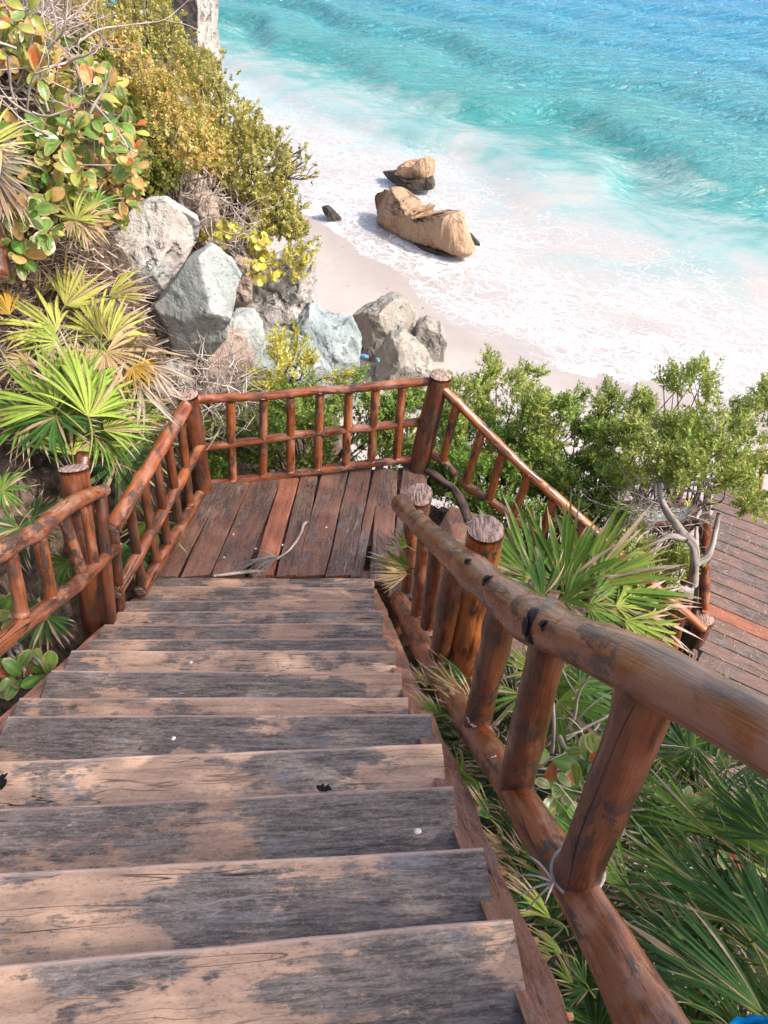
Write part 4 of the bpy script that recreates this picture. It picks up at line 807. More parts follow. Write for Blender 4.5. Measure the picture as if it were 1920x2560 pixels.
# left bright palm
A = palm('big bright green fan palm with spiky upright leaves behind the left railing', atd(180, 1050, 5.2))
fr(A, 190, 900, 185, 725, 4.9, 5.1, 'bright', 1, nb=30, span=70); fr(A, 120, 880, -10, 770, 4.9, 5.0, 'bright', 2, nb=26, span=70); fr(A, 225, 930, 335, 890, 5.2, 5.4, 'bright', 3, nb=26, span=70)
fr(A, 200, 930, 310, 1010, 5.3, 5.6, 'green', 4, nb=28, span=80); fr(A, 120, 900, 40, 1010, 4.9, 4.8, 'deep', 5, nb=26); fr(A, 170, 880, 290, 790, 5.1, 5.4, 'bright', 6, span=60); fr(A, 250, 1000, 300, 1130, 5.6, 5.6, 'deep', 7); fr(A, 150, 860, 80, 720, 5.2, 5.3, 'bright', 8)
fr(A, 270, 960, 400, 1030, 5.8, 6.0, 'green', 9); fr(A, 60, 900, -90, 940, 5., 4.9, 'green', 4)
log('trunk', [atd(180, 980, 5.2), atd(150, 1200, 5.0)], .05, A, 'log_dark', 10, .2)
Bp = palm('yellow-green fan palm drying at the tips below the pink-grey boulder', atd(210, 760, 5.9))
fr(Bp, 215, 725, 215, 600, 5.7, 5.9, 'yellow', 1, nb=24, span=80); fr(Bp, 125, 715, -20, 640, 5.5, 5.5, 'yellow', 2, nb=24, span=70); fr(Bp, 185, 655, 110, 560, 5.8, 5.9, 'yellow', 3, nb=16, span=34)
fr(Bp, 275, 755, 395, 800, 5.6, 5.6, 'tan', 4, nb=24, span=70); fr(Bp, 235, 735, 300, 640, 5.6, 5.8, 'yellow', 5, nb=20, span=60); fr(Bp, 130, 740, 20, 760, 5.4, 5.3, 'bright', 6, nb=22, span=80); fr(Bp, 290, 790, 320, 845, 5.4, 5.3, 'orange', 1, nb=18, span=80)
fr(Bp, 230, 760, 330, 870, 5.5, 5.3, 'tan', 7, nb=20); fr(Bp, 60, 780, -40, 830, 5.3, 5.2, 'tan', 8); fr(Bp, 180, 770, 140, 850, 5.4, 5.2, 'bright', 2, span=80); fr(Bp, 320, 790, 410, 850, 5.6, 5.5, 'dead', 3, nb=18, span=40); fr(Bp, 300, 830, 370, 920, 5.6, 5.5, 'dead', 5, nb=18, span=50)
fr(Bp, 20, 680, -80, 600, 5.2, 5.2, 'orange', 4, span=60)
Cp = palm('dry yellow fan palm with a hanging brown skirt at the left edge', atd(-20, 420, 5.3))
fr(Cp, -30, 320, 40, 225, 5., 5.1, 'yellow', 2, nb=20, span=50); fr(Cp, -20, 335, 95, 345, 5., 4.95, 'tan', 3, nb=20, span=70); fr(Cp, -20, 350, 60, 420, 5., 4.9, 'dead', 4, span=70); fr(Cp, -15, 370, 15, 520, 5., 4.9, 'brown', 5, nb=22, span=40, droop=.02); fr(Cp, 5, 380, 35, 500, 5.05, 4.95, 'brown', 6, nb=22, span=40, droop=.02)
log('trunk', [atd(-15, 350, 5.15), atd(0, 600, 5.1)], .06, Cp, 'log_dark', 10, .25)
Dp = palm('small green fan palm growing up through the sea grape leaves', atd(170, 500, 5.6))
fr(Dp, 165, 475, 150, 400, 5.25, 5.3, 'yellow', 7, nb=22, span=160, L=.4); fr(Dp, 205, 450, 225, 395, 5.3, 5.4, 'green', 8, nb=20, span=120, L=.4); fr(Dp, 180, 480, 250, 490, 5.25, 5.2, 'tan', 3, span=100, L=.4); fr(Dp, 160, 480, 110, 510, 5.25, 5.2, 'tan', 5, span=100, L=.4)
Ep = palm('small dark fan palm in the shade under the left railing', atd(110, 1270, 4.4))
fr(Ep, 5, 1060, 80, 1060, 4.2, 4.2, 'green', 2, nb=26, span=150, L=.35); fr(Ep, 150, 1215, 110, 1290, 5.0, 4.9, 'green', 3, nb=24, span=120, L=.35); fr(Ep, 320, 1130, 380, 1200, 6.0, 5.9, 'green', 4, nb=22, L=.4); fr(Ep, 40, 1140, -30, 1230, 4.2, 4.1, 'deep', 5); fr(Ep, 290, 1190, 300, 1280, 5.6, 5.5, 'deep', 6, nb=22, L=.35); fr(Ep, 70, 1120, 150, 1150, 5.0, 5.0, 'deep', 7, L=.4); fr(Ep, 100, 1330, 30, 1410, 4.6, 4.5, 'deep', 3, L=.4)
r0p = np.random.default_rng(101)
for k in range(16):                                     # more blades filling the left palm
    hx, hy = r0p.uniform(60, 260), r0p.uniform(840, 990); an = r0p.uniform(-2.9, -.1); ln = r0p.uniform(100, 170); dd = r0p.uniform(5.0, 5.6) if hx < 200 else r0p.uniform(5.6, 6.0)
    fr(A, hx, hy, hx+math.cos(an)*ln, hy+math.sin(an)*ln, dd, dd+r0p.uniform(-.1, .3), ('bright', 'green', 'bright', 'deep')[k % 4], k+40, nb=22, span=r0p.uniform(40, 95), tdry=.22)
for k in range(9):
    hx, hy = r0p.uniform(20, 300), r0p.uniform(620, 800); an = r0p.uniform(-2.9, -.2); ln = r0p.uniform(80, 130); dd = r0p.uniform(5.5, 5.9)
    fr(Bp, hx, hy, hx+math.cos(an)*ln, hy+math.sin(an)*ln, dd, dd+r0p.uniform(-.1, .2), ('yellow', 'bright', 'tan', 'yellow', 'dead')[k % 5], k+60, nb=20, span=r0p.uniform(30, 70), tdry=.3)
# right big palm
Fp = palm('big green fan palm with stiff dry-tipped blades behind the right handrail', atd(1230, 1380, 4.6))
fr(Fp, 1215, 1265, 1195, 1070, 4.5, 4.6, 'green', 11, nb=30, span=72, w=.042, droop=.02); fr(Fp, 1260, 1270, 1390, 1095, 4.5, 4.7, 'bright', 12, nb=28, span=66, w=.042, droop=.05); fr(Fp, 1290, 1280, 1480, 1240, 4.4, 4.5, 'green', 13, nb=28, span=70, w=.042, droop=.06)
fr(Fp, 1150, 1250, 1035, 1090, 4.5, 4.7, 'green', 14, nb=26, span=70, w=.04, droop=.04); fr(Fp, 1270, 1310, 1440, 1380, 4.3, 4.3, 'green', 15, nb=28, span=80, w=.042, droop=.08); fr(Fp, 1220, 1300, 1330, 1250, 4.25, 4.15, 'green', 16, nb=24, span=90, w=.04, droop=.05); fr(Fp, 1170, 1290, 1130, 1170, 4.3, 4.2, 'deep', 17, nb=22, span=90, w=.04)
fr(Fp, 1330, 1310, 1510, 1310, 4.3, 4.4, 'bright', 18, nb=22, span=60, w=.04, tdry=.35); fr(Fp, 1240, 1330, 1290, 1440, 4.25, 4.1, 'deep', 19, nb=24, span=90, w=.04); fr(Fp, 1350, 1340, 1490, 1420, 4.2, 4.2, 'bright', 20, nb=20, span=50, tdry=.3); fr(Fp, 1130, 1310, 1020, 1280, 4.3, 4.3, 'deep', 13, span=80); fr(Fp, 1120, 1215, 990, 1110, 4.55, 4.7, 'bright', 21, nb=20, span=50, tdry=.3)
log('trunk', [atd(1225, 1300, 4.5), atd(1210, 1500, 4.7)], .06, Fp, 'log_dark', 10, .25)
Gp = palm('small dry-tipped fan palm poking through the far end of the right handrail', atd(880, 1300, 5.0))
fr(Gp, 885, 1225, 800, 1195, 4.35, 4.2, 'green', 2, nb=20, span=46, tdry=.45, L=.5); fr(Gp, 880, 1240, 805, 1230, 4.35, 4.2, 'tan', 5, nb=18, span=40, L=.5); fr(Gp, 880, 1180, 815, 1150, 4.5, 4.4, 'green', 3, nb=12, span=36, tdry=.4, L=.5)
Hp = palm('fan palm leaves spreading below the handrail between the log balusters', atd(1190, 1560, 3.6))
fr(Hp, 1205, 1515, 1330, 1640, 3.3, 3.1, 'green', 6, nb=26, span=80, w=.036); fr(Hp, 1150, 1450, 1080, 1400, 3.6, 3.6, 'bright', 7, nb=20, span=70); fr(Hp, 1185, 1480, 1290, 1480, 3.5, 3.5, 'green', 8, nb=22, span=80); fr(Hp, 1130, 1500, 1070, 1590, 3.4, 3.3, 'green', 9, span=70); fr(Hp, 1250, 1480, 1400, 1580, 3.4, 3.4, 'deep', 10, nb=22)
fr(Hp, 1430, 1560, 1490, 1440, 3.3, 3.4, 'tan', 12, nb=14, span=40, L=.5); fr(Hp, 1560, 1560, 1580, 1440, 3.2, 3.3, 'tan', 13, nb=12, span=34, L=.5); fr(Hp, 1380, 1700, 1330, 1610, 2.9, 2.9, 'deep', 3)
Ip = palm('long narrow fan palm leaves sweeping up from the bottom right corner', atd(1690, 2150, 2.3))
for (hx, hy, tx, ty, dh, dt, pl_, vr) in [(1650, 2190, 1370, 1900, 2.0, 2.2, 'green', 21), (1560, 2140, 1290, 1950, 2.2, 2.3, 'deep', 22), (1610, 2000, 1330, 1780, 2.2, 2.45, 'green', 23), (1690, 1860, 1450, 1650, 2.4, 2.7, 'bright', 24), (1500, 2170, 1330, 2050, 2.3, 2.35, 'deep', 25), (1700, 2080, 1500, 1780, 2.1, 2.4, 'green', 26), (1720, 1750, 1560, 1620, 2.5, 2.8, 'green', 27), (1500, 1900, 1280, 1820, 2.45, 2.5, 'bright', 28), (1480, 2030, 1300, 1880, 2.4, 2.45, 'green', 29), (1640, 1830, 1700, 1640, 2.6, 2.8, 'bright', 30), (1430, 1800, 1350, 1690, 2.7, 2.8, 'green', 31)]:
    fr(Ip, hx, hy, tx, ty, dh, dt, {'green': 'deep', 'bright': 'green', 'deep': 'dark'}[pl_], vr, nb=20, span=26, w=.022, droop=.1, lift=.05, dry=.08, tdry=.09)  # greens stepped darker, putting the corner's shade into the leaf colour
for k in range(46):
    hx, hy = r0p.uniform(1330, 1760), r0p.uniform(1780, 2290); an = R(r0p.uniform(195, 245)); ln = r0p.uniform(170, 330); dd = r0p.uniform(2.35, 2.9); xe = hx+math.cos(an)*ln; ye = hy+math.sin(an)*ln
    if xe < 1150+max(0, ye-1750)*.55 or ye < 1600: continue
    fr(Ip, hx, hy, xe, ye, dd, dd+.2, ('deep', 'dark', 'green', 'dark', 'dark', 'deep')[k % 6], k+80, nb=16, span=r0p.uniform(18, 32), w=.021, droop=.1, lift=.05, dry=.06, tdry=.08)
for k in range(26):
    hx, hy = r0p.uniform(1080, 1500), r0p.uniform(1440, 1760); an = r0p.uniform(0, 6.28); ln = r0p.uniform(90, 170); dd = r0p.uniform(3.5, 3.9)
    fr(Hp, hx, hy, hx+math.cos(an)*ln, hy+math.sin(an)*ln, dd, dd, ('deep', 'dark', 'deep', 'green')[k % 4], k+140, nb=20, span=r0p.uniform(40, 90), w=.034)
Jp = palm('thin yellowish palm blades between the staircase plank and the lower log rail', atd(1200, 2050, 2.2))
for (hx, hy, tx, ty, d_, pl_, vr) in [(1190, 1985, 1090, 1890, 2.45, 'bright', 32), (1215, 2060, 1120, 2000, 2.35, 'green', 33), (1060, 1770, 990, 1680, 2.9, 'deep', 34), (960, 1560, 890, 1480, 3.5, 'green', 35), (930, 1480, 870, 1430, 3.8, 'tan', 36), (1000, 1680, 960, 1600, 3.2, 'green', 37)]:
    fr(Jp, hx, hy, tx, ty, d_, d_, pl_, vr, nb=10, span=26, w=.022, L=.4, pet=.15, tdry=.3)

for k in range(34):
    y = r0p.uniform(1420, 2190); f_ = (y-1250)/900; hx = 905+f_*330+r0p.uniform(-25, 45); an = R(r0p.uniform(170, 250)); dd = 4.0-2.0*f_**.75+.35; ln = r0p.uniform(70, 130)
    fr(Jp, hx, y, hx+math.cos(an)*ln, y+math.sin(an)*ln, dd, dd, ('deep', 'dark', 'green', 'tan', 'deep')[k % 5], k+180, nb=10, span=r0p.uniform(18, 50), w=.022, L=.4, pet=.15, tdry=.25)
for k in range(80):                                      # backing fronds coloured near-black for the shade under the right handrail
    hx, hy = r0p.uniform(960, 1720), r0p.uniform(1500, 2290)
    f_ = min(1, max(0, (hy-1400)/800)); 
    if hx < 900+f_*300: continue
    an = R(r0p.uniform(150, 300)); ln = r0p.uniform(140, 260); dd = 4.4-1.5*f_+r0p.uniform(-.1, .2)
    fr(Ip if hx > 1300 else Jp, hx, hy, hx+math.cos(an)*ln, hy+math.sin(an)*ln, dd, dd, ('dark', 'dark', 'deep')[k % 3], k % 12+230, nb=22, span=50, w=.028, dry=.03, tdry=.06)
# ---- clouds of small leaves
def leafcloud(C, D, n_leaf, llen, lwid, pal, r0, spread=.9, stem=.09, cup=.25, roundness=0., tipdry=.0):
    """C (n,3) sprig bases, D (n,3) sprig directions. returns V,F,col of all leaves"""
    n = len(C); N = n*n_leaf
    Ci = np.repeat(C, n_leaf, 0); Di = np.repeat(D, n_leaf, 0); s = np.tile((np.arange(n_leaf)+.5)/n_leaf, n)
    rnd = r0.normal(size=(N, 3)); perp = rnd-Di*np.sum(rnd*Di, 1)[:, None]; perp /= np.linalg.norm(perp, axis=1)[:, None]
    ld = Di*(1-spread*.6)+perp*spread; ld += r0.normal(size=(N, 3))*.12; ld /= np.linalg.norm(ld, axis=1)[:, None]
    sd = np.cross(ld, Di+r0.normal(size=(N, 3))*.35); sd /= np.linalg.norm(sd, axis=1)[:, None]+1e-9; nn = np.cross(sd, ld)
    sz = r0.uniform(.65, 1.2, N)*(1-.35*s); base = Ci+Di*(s*stem)[:, None]
    l = (llen*sz)[:, None]; w_ = (lwid*sz)[:, None]
    if roundness:
        P = [base, base+ld*l*.3-sd*w_*.45+nn*l*.02, base+ld*l*.75-sd*w_*.45+nn*l*.05, base+ld*l*1.0+nn*l*.0, base+ld*l*.75+sd*w_*.45+nn*l*.05, base+ld*l*.3+sd*w_*.45+nn*l*.02]
        V = np.stack(P, 1).reshape(-1, 3); b = np.arange(N)*6; F = np.concatenate([np.stack([b, b+1, b+2, b+3], 1), np.stack([b, b+3, b+4, b+5], 1)])
        k = 6
    else:
        P = [base, base+ld*l*.5-sd*w_*.5+nn*l*cup*.3, base+ld*l, base+ld*l*.5+sd*w_*.5+nn*l*cup*.3]
        V = np.stack(P, 1).reshape(-1, 3); b = np.arange(N)*4; F = np.stack([b, b+1, b+2, b+3], 1); k = 4
    pal = np.array(pal); pi = np.repeat(r0.integers(0, len(pal), n), n_leaf); pj = r0.integers(0, len(pal), N); use = r0.random(N) < .35
    col = np.where(use[:, None], pal[pj], pal[pi])*r0.uniform(.75, 1.25, N)[:, None]*np.repeat(r0.uniform(.8, 1.2, n), n_leaf)[:, None]
    col = np.repeat(col, k, 0); return V, F, np.c_[np.clip(col, 0, 1), np.ones(len(col))]
def branches(root, tips, r0, r_=.012, mat='bark', parent=None, name='branches', ns=5, wig=.12):
    VV, FF, LL = [], [], []
    for k, tp in enumerate(tips):
        m1 = root+(tp-root)*.35+r0.normal(size=3)*wig*np.linalg.norm(tp-root)*.6; m2 = root+(tp-root)*.7+r0.normal(size=3)*wig*np.linalg.norm(tp-root)*.6
        V, F, LC, mi = tube([root+r0.normal(size=3)*.03, m1, m2, tp], [r_, r_*.75, r_*.5, r_*.2], ns, .1, k, .06, False)
        o_ = sum(len(v) for v in VV); VV.append(V); FF.append(np.array(F)+o_); LL.append(LC)
    return obj(name, mesh(name, np.concatenate(VV), np.concatenate(FF), M[mat], True, {'lc': np.concatenate(LL)}), parent)
PALS = {'bay': [(.20, .32, .06), (.28, .38, .08), (.36, .44, .11), (.13, .24, .045), (.44, .48, .14)], 'baylit': [(.42, .46, .12), (.34, .40, .09), (.50, .50, .16), (.24, .34, .07)], 'dark': [(.12, .24, .05), (.17, .30, .06), (.24, .34, .07)],  # bay greens again, painted lighter for sunlit and darker for shaded bushes
        'olive': [(.56, .49, .16), (.46, .42, .12), (.62, .55, .20), (.34, .33, .09), (.52, .42, .14)], 'gold': [(.66, .46, .16), (.56, .42, .12), (.74, .56, .26), (.44, .40, .10), (.60, .34, .10), (.34, .36, .08)], 'yellow': [(.66, .58, .09), (.55, .52, .09), (.70, .58, .15)], 'darkolive': [(.20, .22, .05), (.14, .18, .04), (.28, .25, .06)]}
def bush(name, label, cat, polys, dlo, dhi, n, pal, kind='spray', seed=0, group=None, ground_=False, hgt=(.05, .45), root=None, trunk=True, leafk=None, nbr=26, mat='leaf', brmat='bark', dome=True, clump=22):
    """crown filled with leafy sprigs; polys = outline seen from the landing, dlo..dhi its depth range in metres"""
    r0 = np.random.default_rng(seed+900); Cs, Ds = [], []
    tot = [ (np.ptp([p[0] for p in q])*np.ptp([p[1] for p in q])) for q in polys]; tot = np.array(tot)/sum(tot)
    for q, fr_ in zip(polys, tot):
        cx, cy = np.mean([p[0] for p in q]), np.mean([p[1] for p in q]); ex = max(np.ptp([p[0] for p in q])/2, 1); ey = max(np.ptp([p[1] for p in q])/2, 1)
        mid = None
        for k in range(int(n*fr_)+1):
            x, y = inpoly(q, r0)
            if ground_:
                g = hit(x, y); hh = r0.uniform(*hgt); p = g+toC(g)*hh*.8+np.array([0, 0, hh*.5]); d = nrm(toC(p)*.5+np.array([0, 0, .8])+r0.normal(size=3)*.55)
            else:
                e = min(1, math.hypot((x-cx)/ex, (y-cy)/ey)); half = (dhi-dlo)/2*(math.sqrt(max(.05, 1-e*e)) if dome else 1)
                dd = (dlo+dhi)/2+half*(2*r0.random()**.75-1)*1.0; p = atd(x, y, dd)
                if mid is None: mid = atd(cx, cy+ey*.3, (dlo+dhi)/2)
                d = nrm(nrm(p-mid+1e-6)*.8+np.array([0, 0, .55])+r0.normal(size=3)*.4)
            if clump and k % clump == 0:
                ca = d; cp = p; cl_ = r0.uniform(.14, .34)
            if clump and (kind == 'spray' or k % 3 == 0):                                   # a spray: sprigs stepped along one shoot
                s_ = r0.random()**.7; pv = nrm(np.cross(ca, r0.normal(size=3))); rd = .11*(1-s_*.75)*r0.random()**.5
                p = cp+ca*(s_*cl_-.06)+pv*rd; d = nrm(ca*.9+pv*.6*(1-s_*.6)+r0.normal(size=3)*.15)
            Cs.append(p); Ds.append(d)
    Cs, Ds = np.array(Cs), np.array(Ds)
    kk = {'spray': dict(n_leaf=20, llen=.050, lwid=.019, spread=.75, stem=.14), 'round': dict(n_leaf=9, llen=.034, lwid=.026, spread=1., stem=.09, roundness=1.), 'tuft': dict(n_leaf=16, llen=.040, lwid=.022, spread=.9, stem=.07, roundness=1.), 'creeper': dict(n_leaf=4, llen=.09, lwid=.085, spread=1.0, stem=.05, roundness=1.)}[kind]
    if leafk: kk = {**kk, **leafk}
    V, F, Cc = leafcloud(Cs, Ds, pal=PALS[pal], r0=r0, **kk)
    c = Cs.mean(0); base = (np.array([c[0], c[1], gh(c[0], c[1])]) if c[2]-gh(c[0], c[1]) < 1.3 or group == GR else c-toC(c)*.4-np.array([0, 0, .3])) if root is None else np.asarray(root, float)
    t_ = thing(name, base, label, cat, group)
    obj('foliage', mesh('foliage', V, F, M[mat], False, {'col': Cc}), t_)
    if nbr:
        idx = r0.choice(len(Cs), min(nbr, len(Cs)), False); branches(base+np.array([0, 0, .1]) if not ground_ else c-np.array([0, 0, .15]), Cs[idx], r0, .016, brmat, t_)
    return t_
# right-hand bushes beyond the descending railing
GR = 'green bushes between the descending railing and the beach'
bush('shrub', 'feathery green bush with tall upright sprays just right of the far corner post', 'shrub', [[(955,850),(985,830),(1015,800),(1045,772),(1065,800),(1100,810),(1135,815),(1160,870),(1180,900),(1150,960),(1080,1000),(1000,960),(960,890)]], 7.0, 8.0, 900, 'baylit', seed=1, group=GR)
bush('shrub', 'dark dense bush in the middle of the green row, low and even topped', 'shrub', [[(1090,920),(1130,890),(1180,890),(1220,870),(1260,885),(1300,885),(1320,930),(1300,1010),(1180,1020),(1100,970)]], 7.2, 8.2, 900, 'bay', seed=2, group=GR)
bush('shrub', 'green bush with a raised tuft right of the dark dense bush', 'shrub', [[(1270,910),(1300,880),(1350,885),(1368,855),(1400,885),(1420,930),(1450,960),(1440,1060),(1330,1030),(1280,960)]], 7.0, 8.0, 850, 'baylit', seed=3, group=GR)
bush('shrub', 'tall pale green bush rising against the foam near the right edge', 'shrub', [[(1465,815),(1480,785),(1500,780),(1520,810),(1555,815),(1570,850),(1590,870),(1590,900),(1550,960),(1490,960),(1462,900)]], 7.2, 7.9, 420, 'baylit', seed=4, group=GR)
bush('shrub', 'open branching bush cut off by the right edge', 'shrub', [[(1580,920),(1615,865),(1670,850),(1720,880),(1720,1000),(1660,1040),(1590,1010)],[(1610,1030),(1680,1010),(1720,1090),(1670,1120),(1625,1090)]], 6.8, 7.6, 560, 'baylit', seed=5, group=GR, root=atd(1720, 930, 8.2), nbr=14)
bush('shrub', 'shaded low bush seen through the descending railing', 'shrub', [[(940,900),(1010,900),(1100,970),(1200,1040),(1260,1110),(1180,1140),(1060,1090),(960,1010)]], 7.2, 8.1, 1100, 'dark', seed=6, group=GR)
bush('shrub', 'bright yellow-green low bush between the fan palm and the lower deck', 'shrub', [[(1290,1180),(1370,1170),(1440,1190),(1480,1240),(1440,1275),(1340,1270)]], 6.4, 7.0, 480, 'baylit', seed=7, group=GR)
bush('shrub', 'green ground bush filling the gap behind the fan palm below the row', 'shrub', [[(1180,1020),(1300,1020),(1330,1110),(1300,1190),(1220,1130)]], 7.1, 7.6, 560, 'bay', seed=8, group=GR)
tr = bush('tree', 'pale green crown on a twisted grey trunk beside the lower deck', 'tree', [[(1420,960),(1500,950),(1560,960),(1590,1020),(1590,1075),(1540,1065),(1490,1080),(1430,1050)]], 6.1, 6.8, 620, 'baylit', seed=9, root=atd(1440, 1080, 6.5), nbr=14, brmat='bark_grey')
T_ = lambda x, y, d=6.3: atd(x, y, d)
log('trunk', [T_(1496, 1262, 6.5), T_(1501, 1215), T_(1503, 1190), T_(1492, 1170), T_(1470, 1146), T_(1445, 1112), T_(1430, 1086), T_(1424, 1040)], [.042, .038, .036, .034, .031, .028, .025, .018], tr, 'bark_grey', 12, .16, .03)
log('limb', [T_(1484, 1166), T_(1448, 1155), T_(1424, 1168), T_(1376, 1190)], [.03, .026, .02, .012], tr, 'bark_grey', 10, .16, .03)
log('limb', [T_(1504, 1218), T_(1529, 1207), T_(1540, 1176), T_(1546, 1140), T_(1553, 1108)], [.03, .028, .025, .022, .016], tr, 'bark_grey', 10, .16, .03)
# bushes behind the back railing
bush('shrub', 'green feathery bush pressed against the back railing', 'shrub', [[(450,940),(520,890),(620,870),(760,860),(890,850),(905,980),(840,1000),(660,1020),(510,1040),(455,1020)]], 6.6, 7.4, 1700, 'bay', seed=11)
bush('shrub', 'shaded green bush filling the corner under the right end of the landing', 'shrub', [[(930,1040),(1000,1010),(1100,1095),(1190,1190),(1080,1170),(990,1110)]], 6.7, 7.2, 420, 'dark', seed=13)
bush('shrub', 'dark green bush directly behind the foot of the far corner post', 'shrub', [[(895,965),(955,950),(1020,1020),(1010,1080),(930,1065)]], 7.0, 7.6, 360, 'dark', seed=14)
bush('shrub', 'yellow-green sprig standing in front of the blue-grey slab', 'shrub', [[(580,780),(610,755),(640,760),(660,790),(690,810),(720,850),(640,880),(590,870),(600,820)]], 7.0, 7.4, 240, 'yellow', seed=12, nbr=14)
# hillside bushes
OL = 'olive bushes along the edge of the cliff'
bush('shrub', 'highest olive bush beside the cliff face at the top', 'shrub', [[(180,-20),(340,-20),(385,50),(405,120),(330,160),(250,90)]], 9.4, 10.6, 1100, 'olive', 'tuft', seed=21, group=OL, nbr=20)
bush('shrub', 'olive bush hanging over the foam right of the golden shrub', 'shrub', [[(385,110),(450,110),(470,140),(480,190),(530,220),(575,270),(600,320),(520,330),(430,270),(390,180)]], 9.0, 10.2, 1100, 'olive', 'tuft', seed=22, group=OL, nbr=20)
bush('shrub', 'widest olive bush with bare twigs reaching out over the surf', 'shrub', [[(440,290),(570,280),(620,330),(630,380),(600,430),(540,440),(480,400)]], 8.7, 9.7, 1000, 'olive', 'tuft', seed=23, group=OL, nbr=26)
bush('shrub', 'lowest olive bush on top of the pitted block', 'shrub', [[(540,425),(610,415),(640,455),(662,495),(630,515),(590,510),(555,485)]], 8.4, 9.1, 800, 'olive', 'tuft', seed=24, group=OL, nbr=16)
bush('shrub', 'little bright yellow shrub on the front of the pitted block', 'shrub', [[(585,545),(640,530),(660,560),(655,600),(620,600),(590,575)]], 8.1, 8.5, 90, 'yellow', 'tuft', seed=25, nbr=8)
bush('shrub', 'round-leaved creeper on the stones above the pointed boulder', 'shrub', [[(420,490),(490,470),(560,490),(570,540),(500,530),(430,520)],[(520,540),(570,540),(590,600),(540,610)]], 7.9, 8.3, 75, 'yellow', 'creeper', seed=26, nbr=18, brmat='twig')
bush('shrub', 'thin leafy twig sticking out over the surf past the widest olive bush', 'shrub', [[(640,340),(665,335),(690,375),(670,395),(645,365)]], 9.0, 9.3, 22, 'olive', 'tuft', seed=27, nbr=14, root=atd(590, 410, 9.3), brmat='bark')
GO = 'golden brown shrubs on the left slope'
bush('shrub', 'upper golden brown shrub with tiny leaves and pale bare twigs', 'shrub', [[(90,20),(200,0),(270,80),(340,150),(370,230),(260,250),(150,150)]], 7.2, 8.3, 1700, 'gold', 'round', seed=31, group=GO, nbr=50, brmat='twig')
bush('shrub', 'lower golden brown shrub with green shaded base above the boulders', 'shrub', [[(240,190),(370,190),(420,250),(455,310),(450,350),(390,375),(320,385),(280,310)]], 6.9, 7.9, 1700, 'gold', 'round', seed=32, group=GO, nbr=50, brmat='twig')
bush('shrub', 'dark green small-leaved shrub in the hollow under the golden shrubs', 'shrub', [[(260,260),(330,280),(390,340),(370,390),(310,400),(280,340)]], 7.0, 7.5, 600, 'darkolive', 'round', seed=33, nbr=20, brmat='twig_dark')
bush('shrub', 'dark filler foliage added for the black shade between the sea grape leaves', 'shrub', [[(-20,150),(180,120),(290,230),(300,400),(240,470),(20,470)]], 6.5, 7.1, 900, 'darkolive', 'round', seed=34, nbr=20, brmat='twig_dark', leafk=dict(llen=.08, lwid=.055))  # dark leaf layer stands in for shade behind the sea grape
bush('shrub', 'tan-leaved low shrub between the golden shrubs and the olive bushes', 'shrub', [[(330,160),(400,170),(450,260),(480,340),(450,380),(400,260)]], 8.0, 8.8, 500, 'gold', 'tuft', seed=35, nbr=30, brmat='twig')
# sea grape: rosettes of big round leaves
def sea_grape(label, polys, dlo, dhi, n, seed, green=.5, size=.13):
    r0 = np.random.default_rng(seed); VV, FF, CC = [], [], []; nu, nv = 7, 5
    base = None; pts = []
    for k in range(n):
        q = polys[k % len(polys)]; x, y = inpoly(q, r0); p = atd(x, y, r0.uniform(dlo, dhi)); pts.append(p)
        axis = nrm(toC(p)*.7+np.array([0, 0, .75])+r0.normal(size=3)*.4); m = r0.integers(4, 7); ph = r0.random()*6.28
        g = r0.random()
        for j in range(m):
            a = ph+j*2.4; e = r0.uniform(-.15, 1.15)
            side = frame(axis, r0.normal(size=3)); dr = nrm(side[:, 0]*math.cos(a)*math.cos(e)+side[:, 2]*math.sin(a)*math.cos(e)+axis*math.sin(e))
            up = nrm(axis-dr*np.dot(axis, dr)*.9+1e-3); Rm = frame(dr, up); L = size*r0.uniform(.6, 1.15); W = L*r0.uniform(.58, .84)
            col0 = np.array((.10, .25, .045))*r0.uniform(.5, 1.45) if r0.random() < green else (np.array((.42, .46, .09)) if r0.random() < .45 else np.array((.70, .40, .15)))
            if r0.random() < .035: col0 = np.array((.60, .10, .03))
            edgec = np.array((.58, .34, .16)) if r0.random() < .8 else col0
            cupv = r0.uniform(.05, .35); crl = r0.normal()*.6; V = []; Cc = []
            for iu in range(nu):
                s = iu/(nu-1); half = W*.5*math.sin(math.pi*min(1, (s*.93+.05)))**.55*(.55+.55*s)
                for iv in range(nv):
                    t_ = iv/(nv-1)*2-1
                    z = L*(-.25*s*s+crl*s*s*.4)+abs(t_)*half*cupv+.02*L*math.sin(9*s+t_*4)*abs(t_)
                    V.append(p+Rm@np.array([t_*half, .03+s*L, z]))
                    ed = max(abs(t_)**6, max(0, (s-.8)/.2)**2)*r0.uniform(.4, 1.2); ed = min(1, ed)
                    c_ = col0*(1-ed)+edgec*ed
                    if abs(t_) < .1: c_ = c_*.6+np.array((.45, .45, .15))*.4
                    Cc.append(c_*r0.uniform(.92, 1.08))
            FF.append(grid_faces(nu, nv)+sum(len(v) for v in VV)); VV.append(np.array(V)); CC.append(np.array(Cc))
    C_ = np.clip(np.concatenate(CC), 0, 1); c = np.mean(pts, 0); t_ = thing('sea_grape', [c[0], c[1], gh(c[0], c[1])], label, 'shrub')
    obj('foliage', mesh('foliage', np.concatenate(VV), np.concatenate(FF), M['leaf_gloss'], True, {'col': np.c_[C_, np.ones(len(C_))]}), t_)
    pts = np.array(pts); rt0 = c+np.array([-.3, .3, -.45])
    branches(rt0, pts[::2], r0, .014, 'twig', t_, wig=.2); return t_
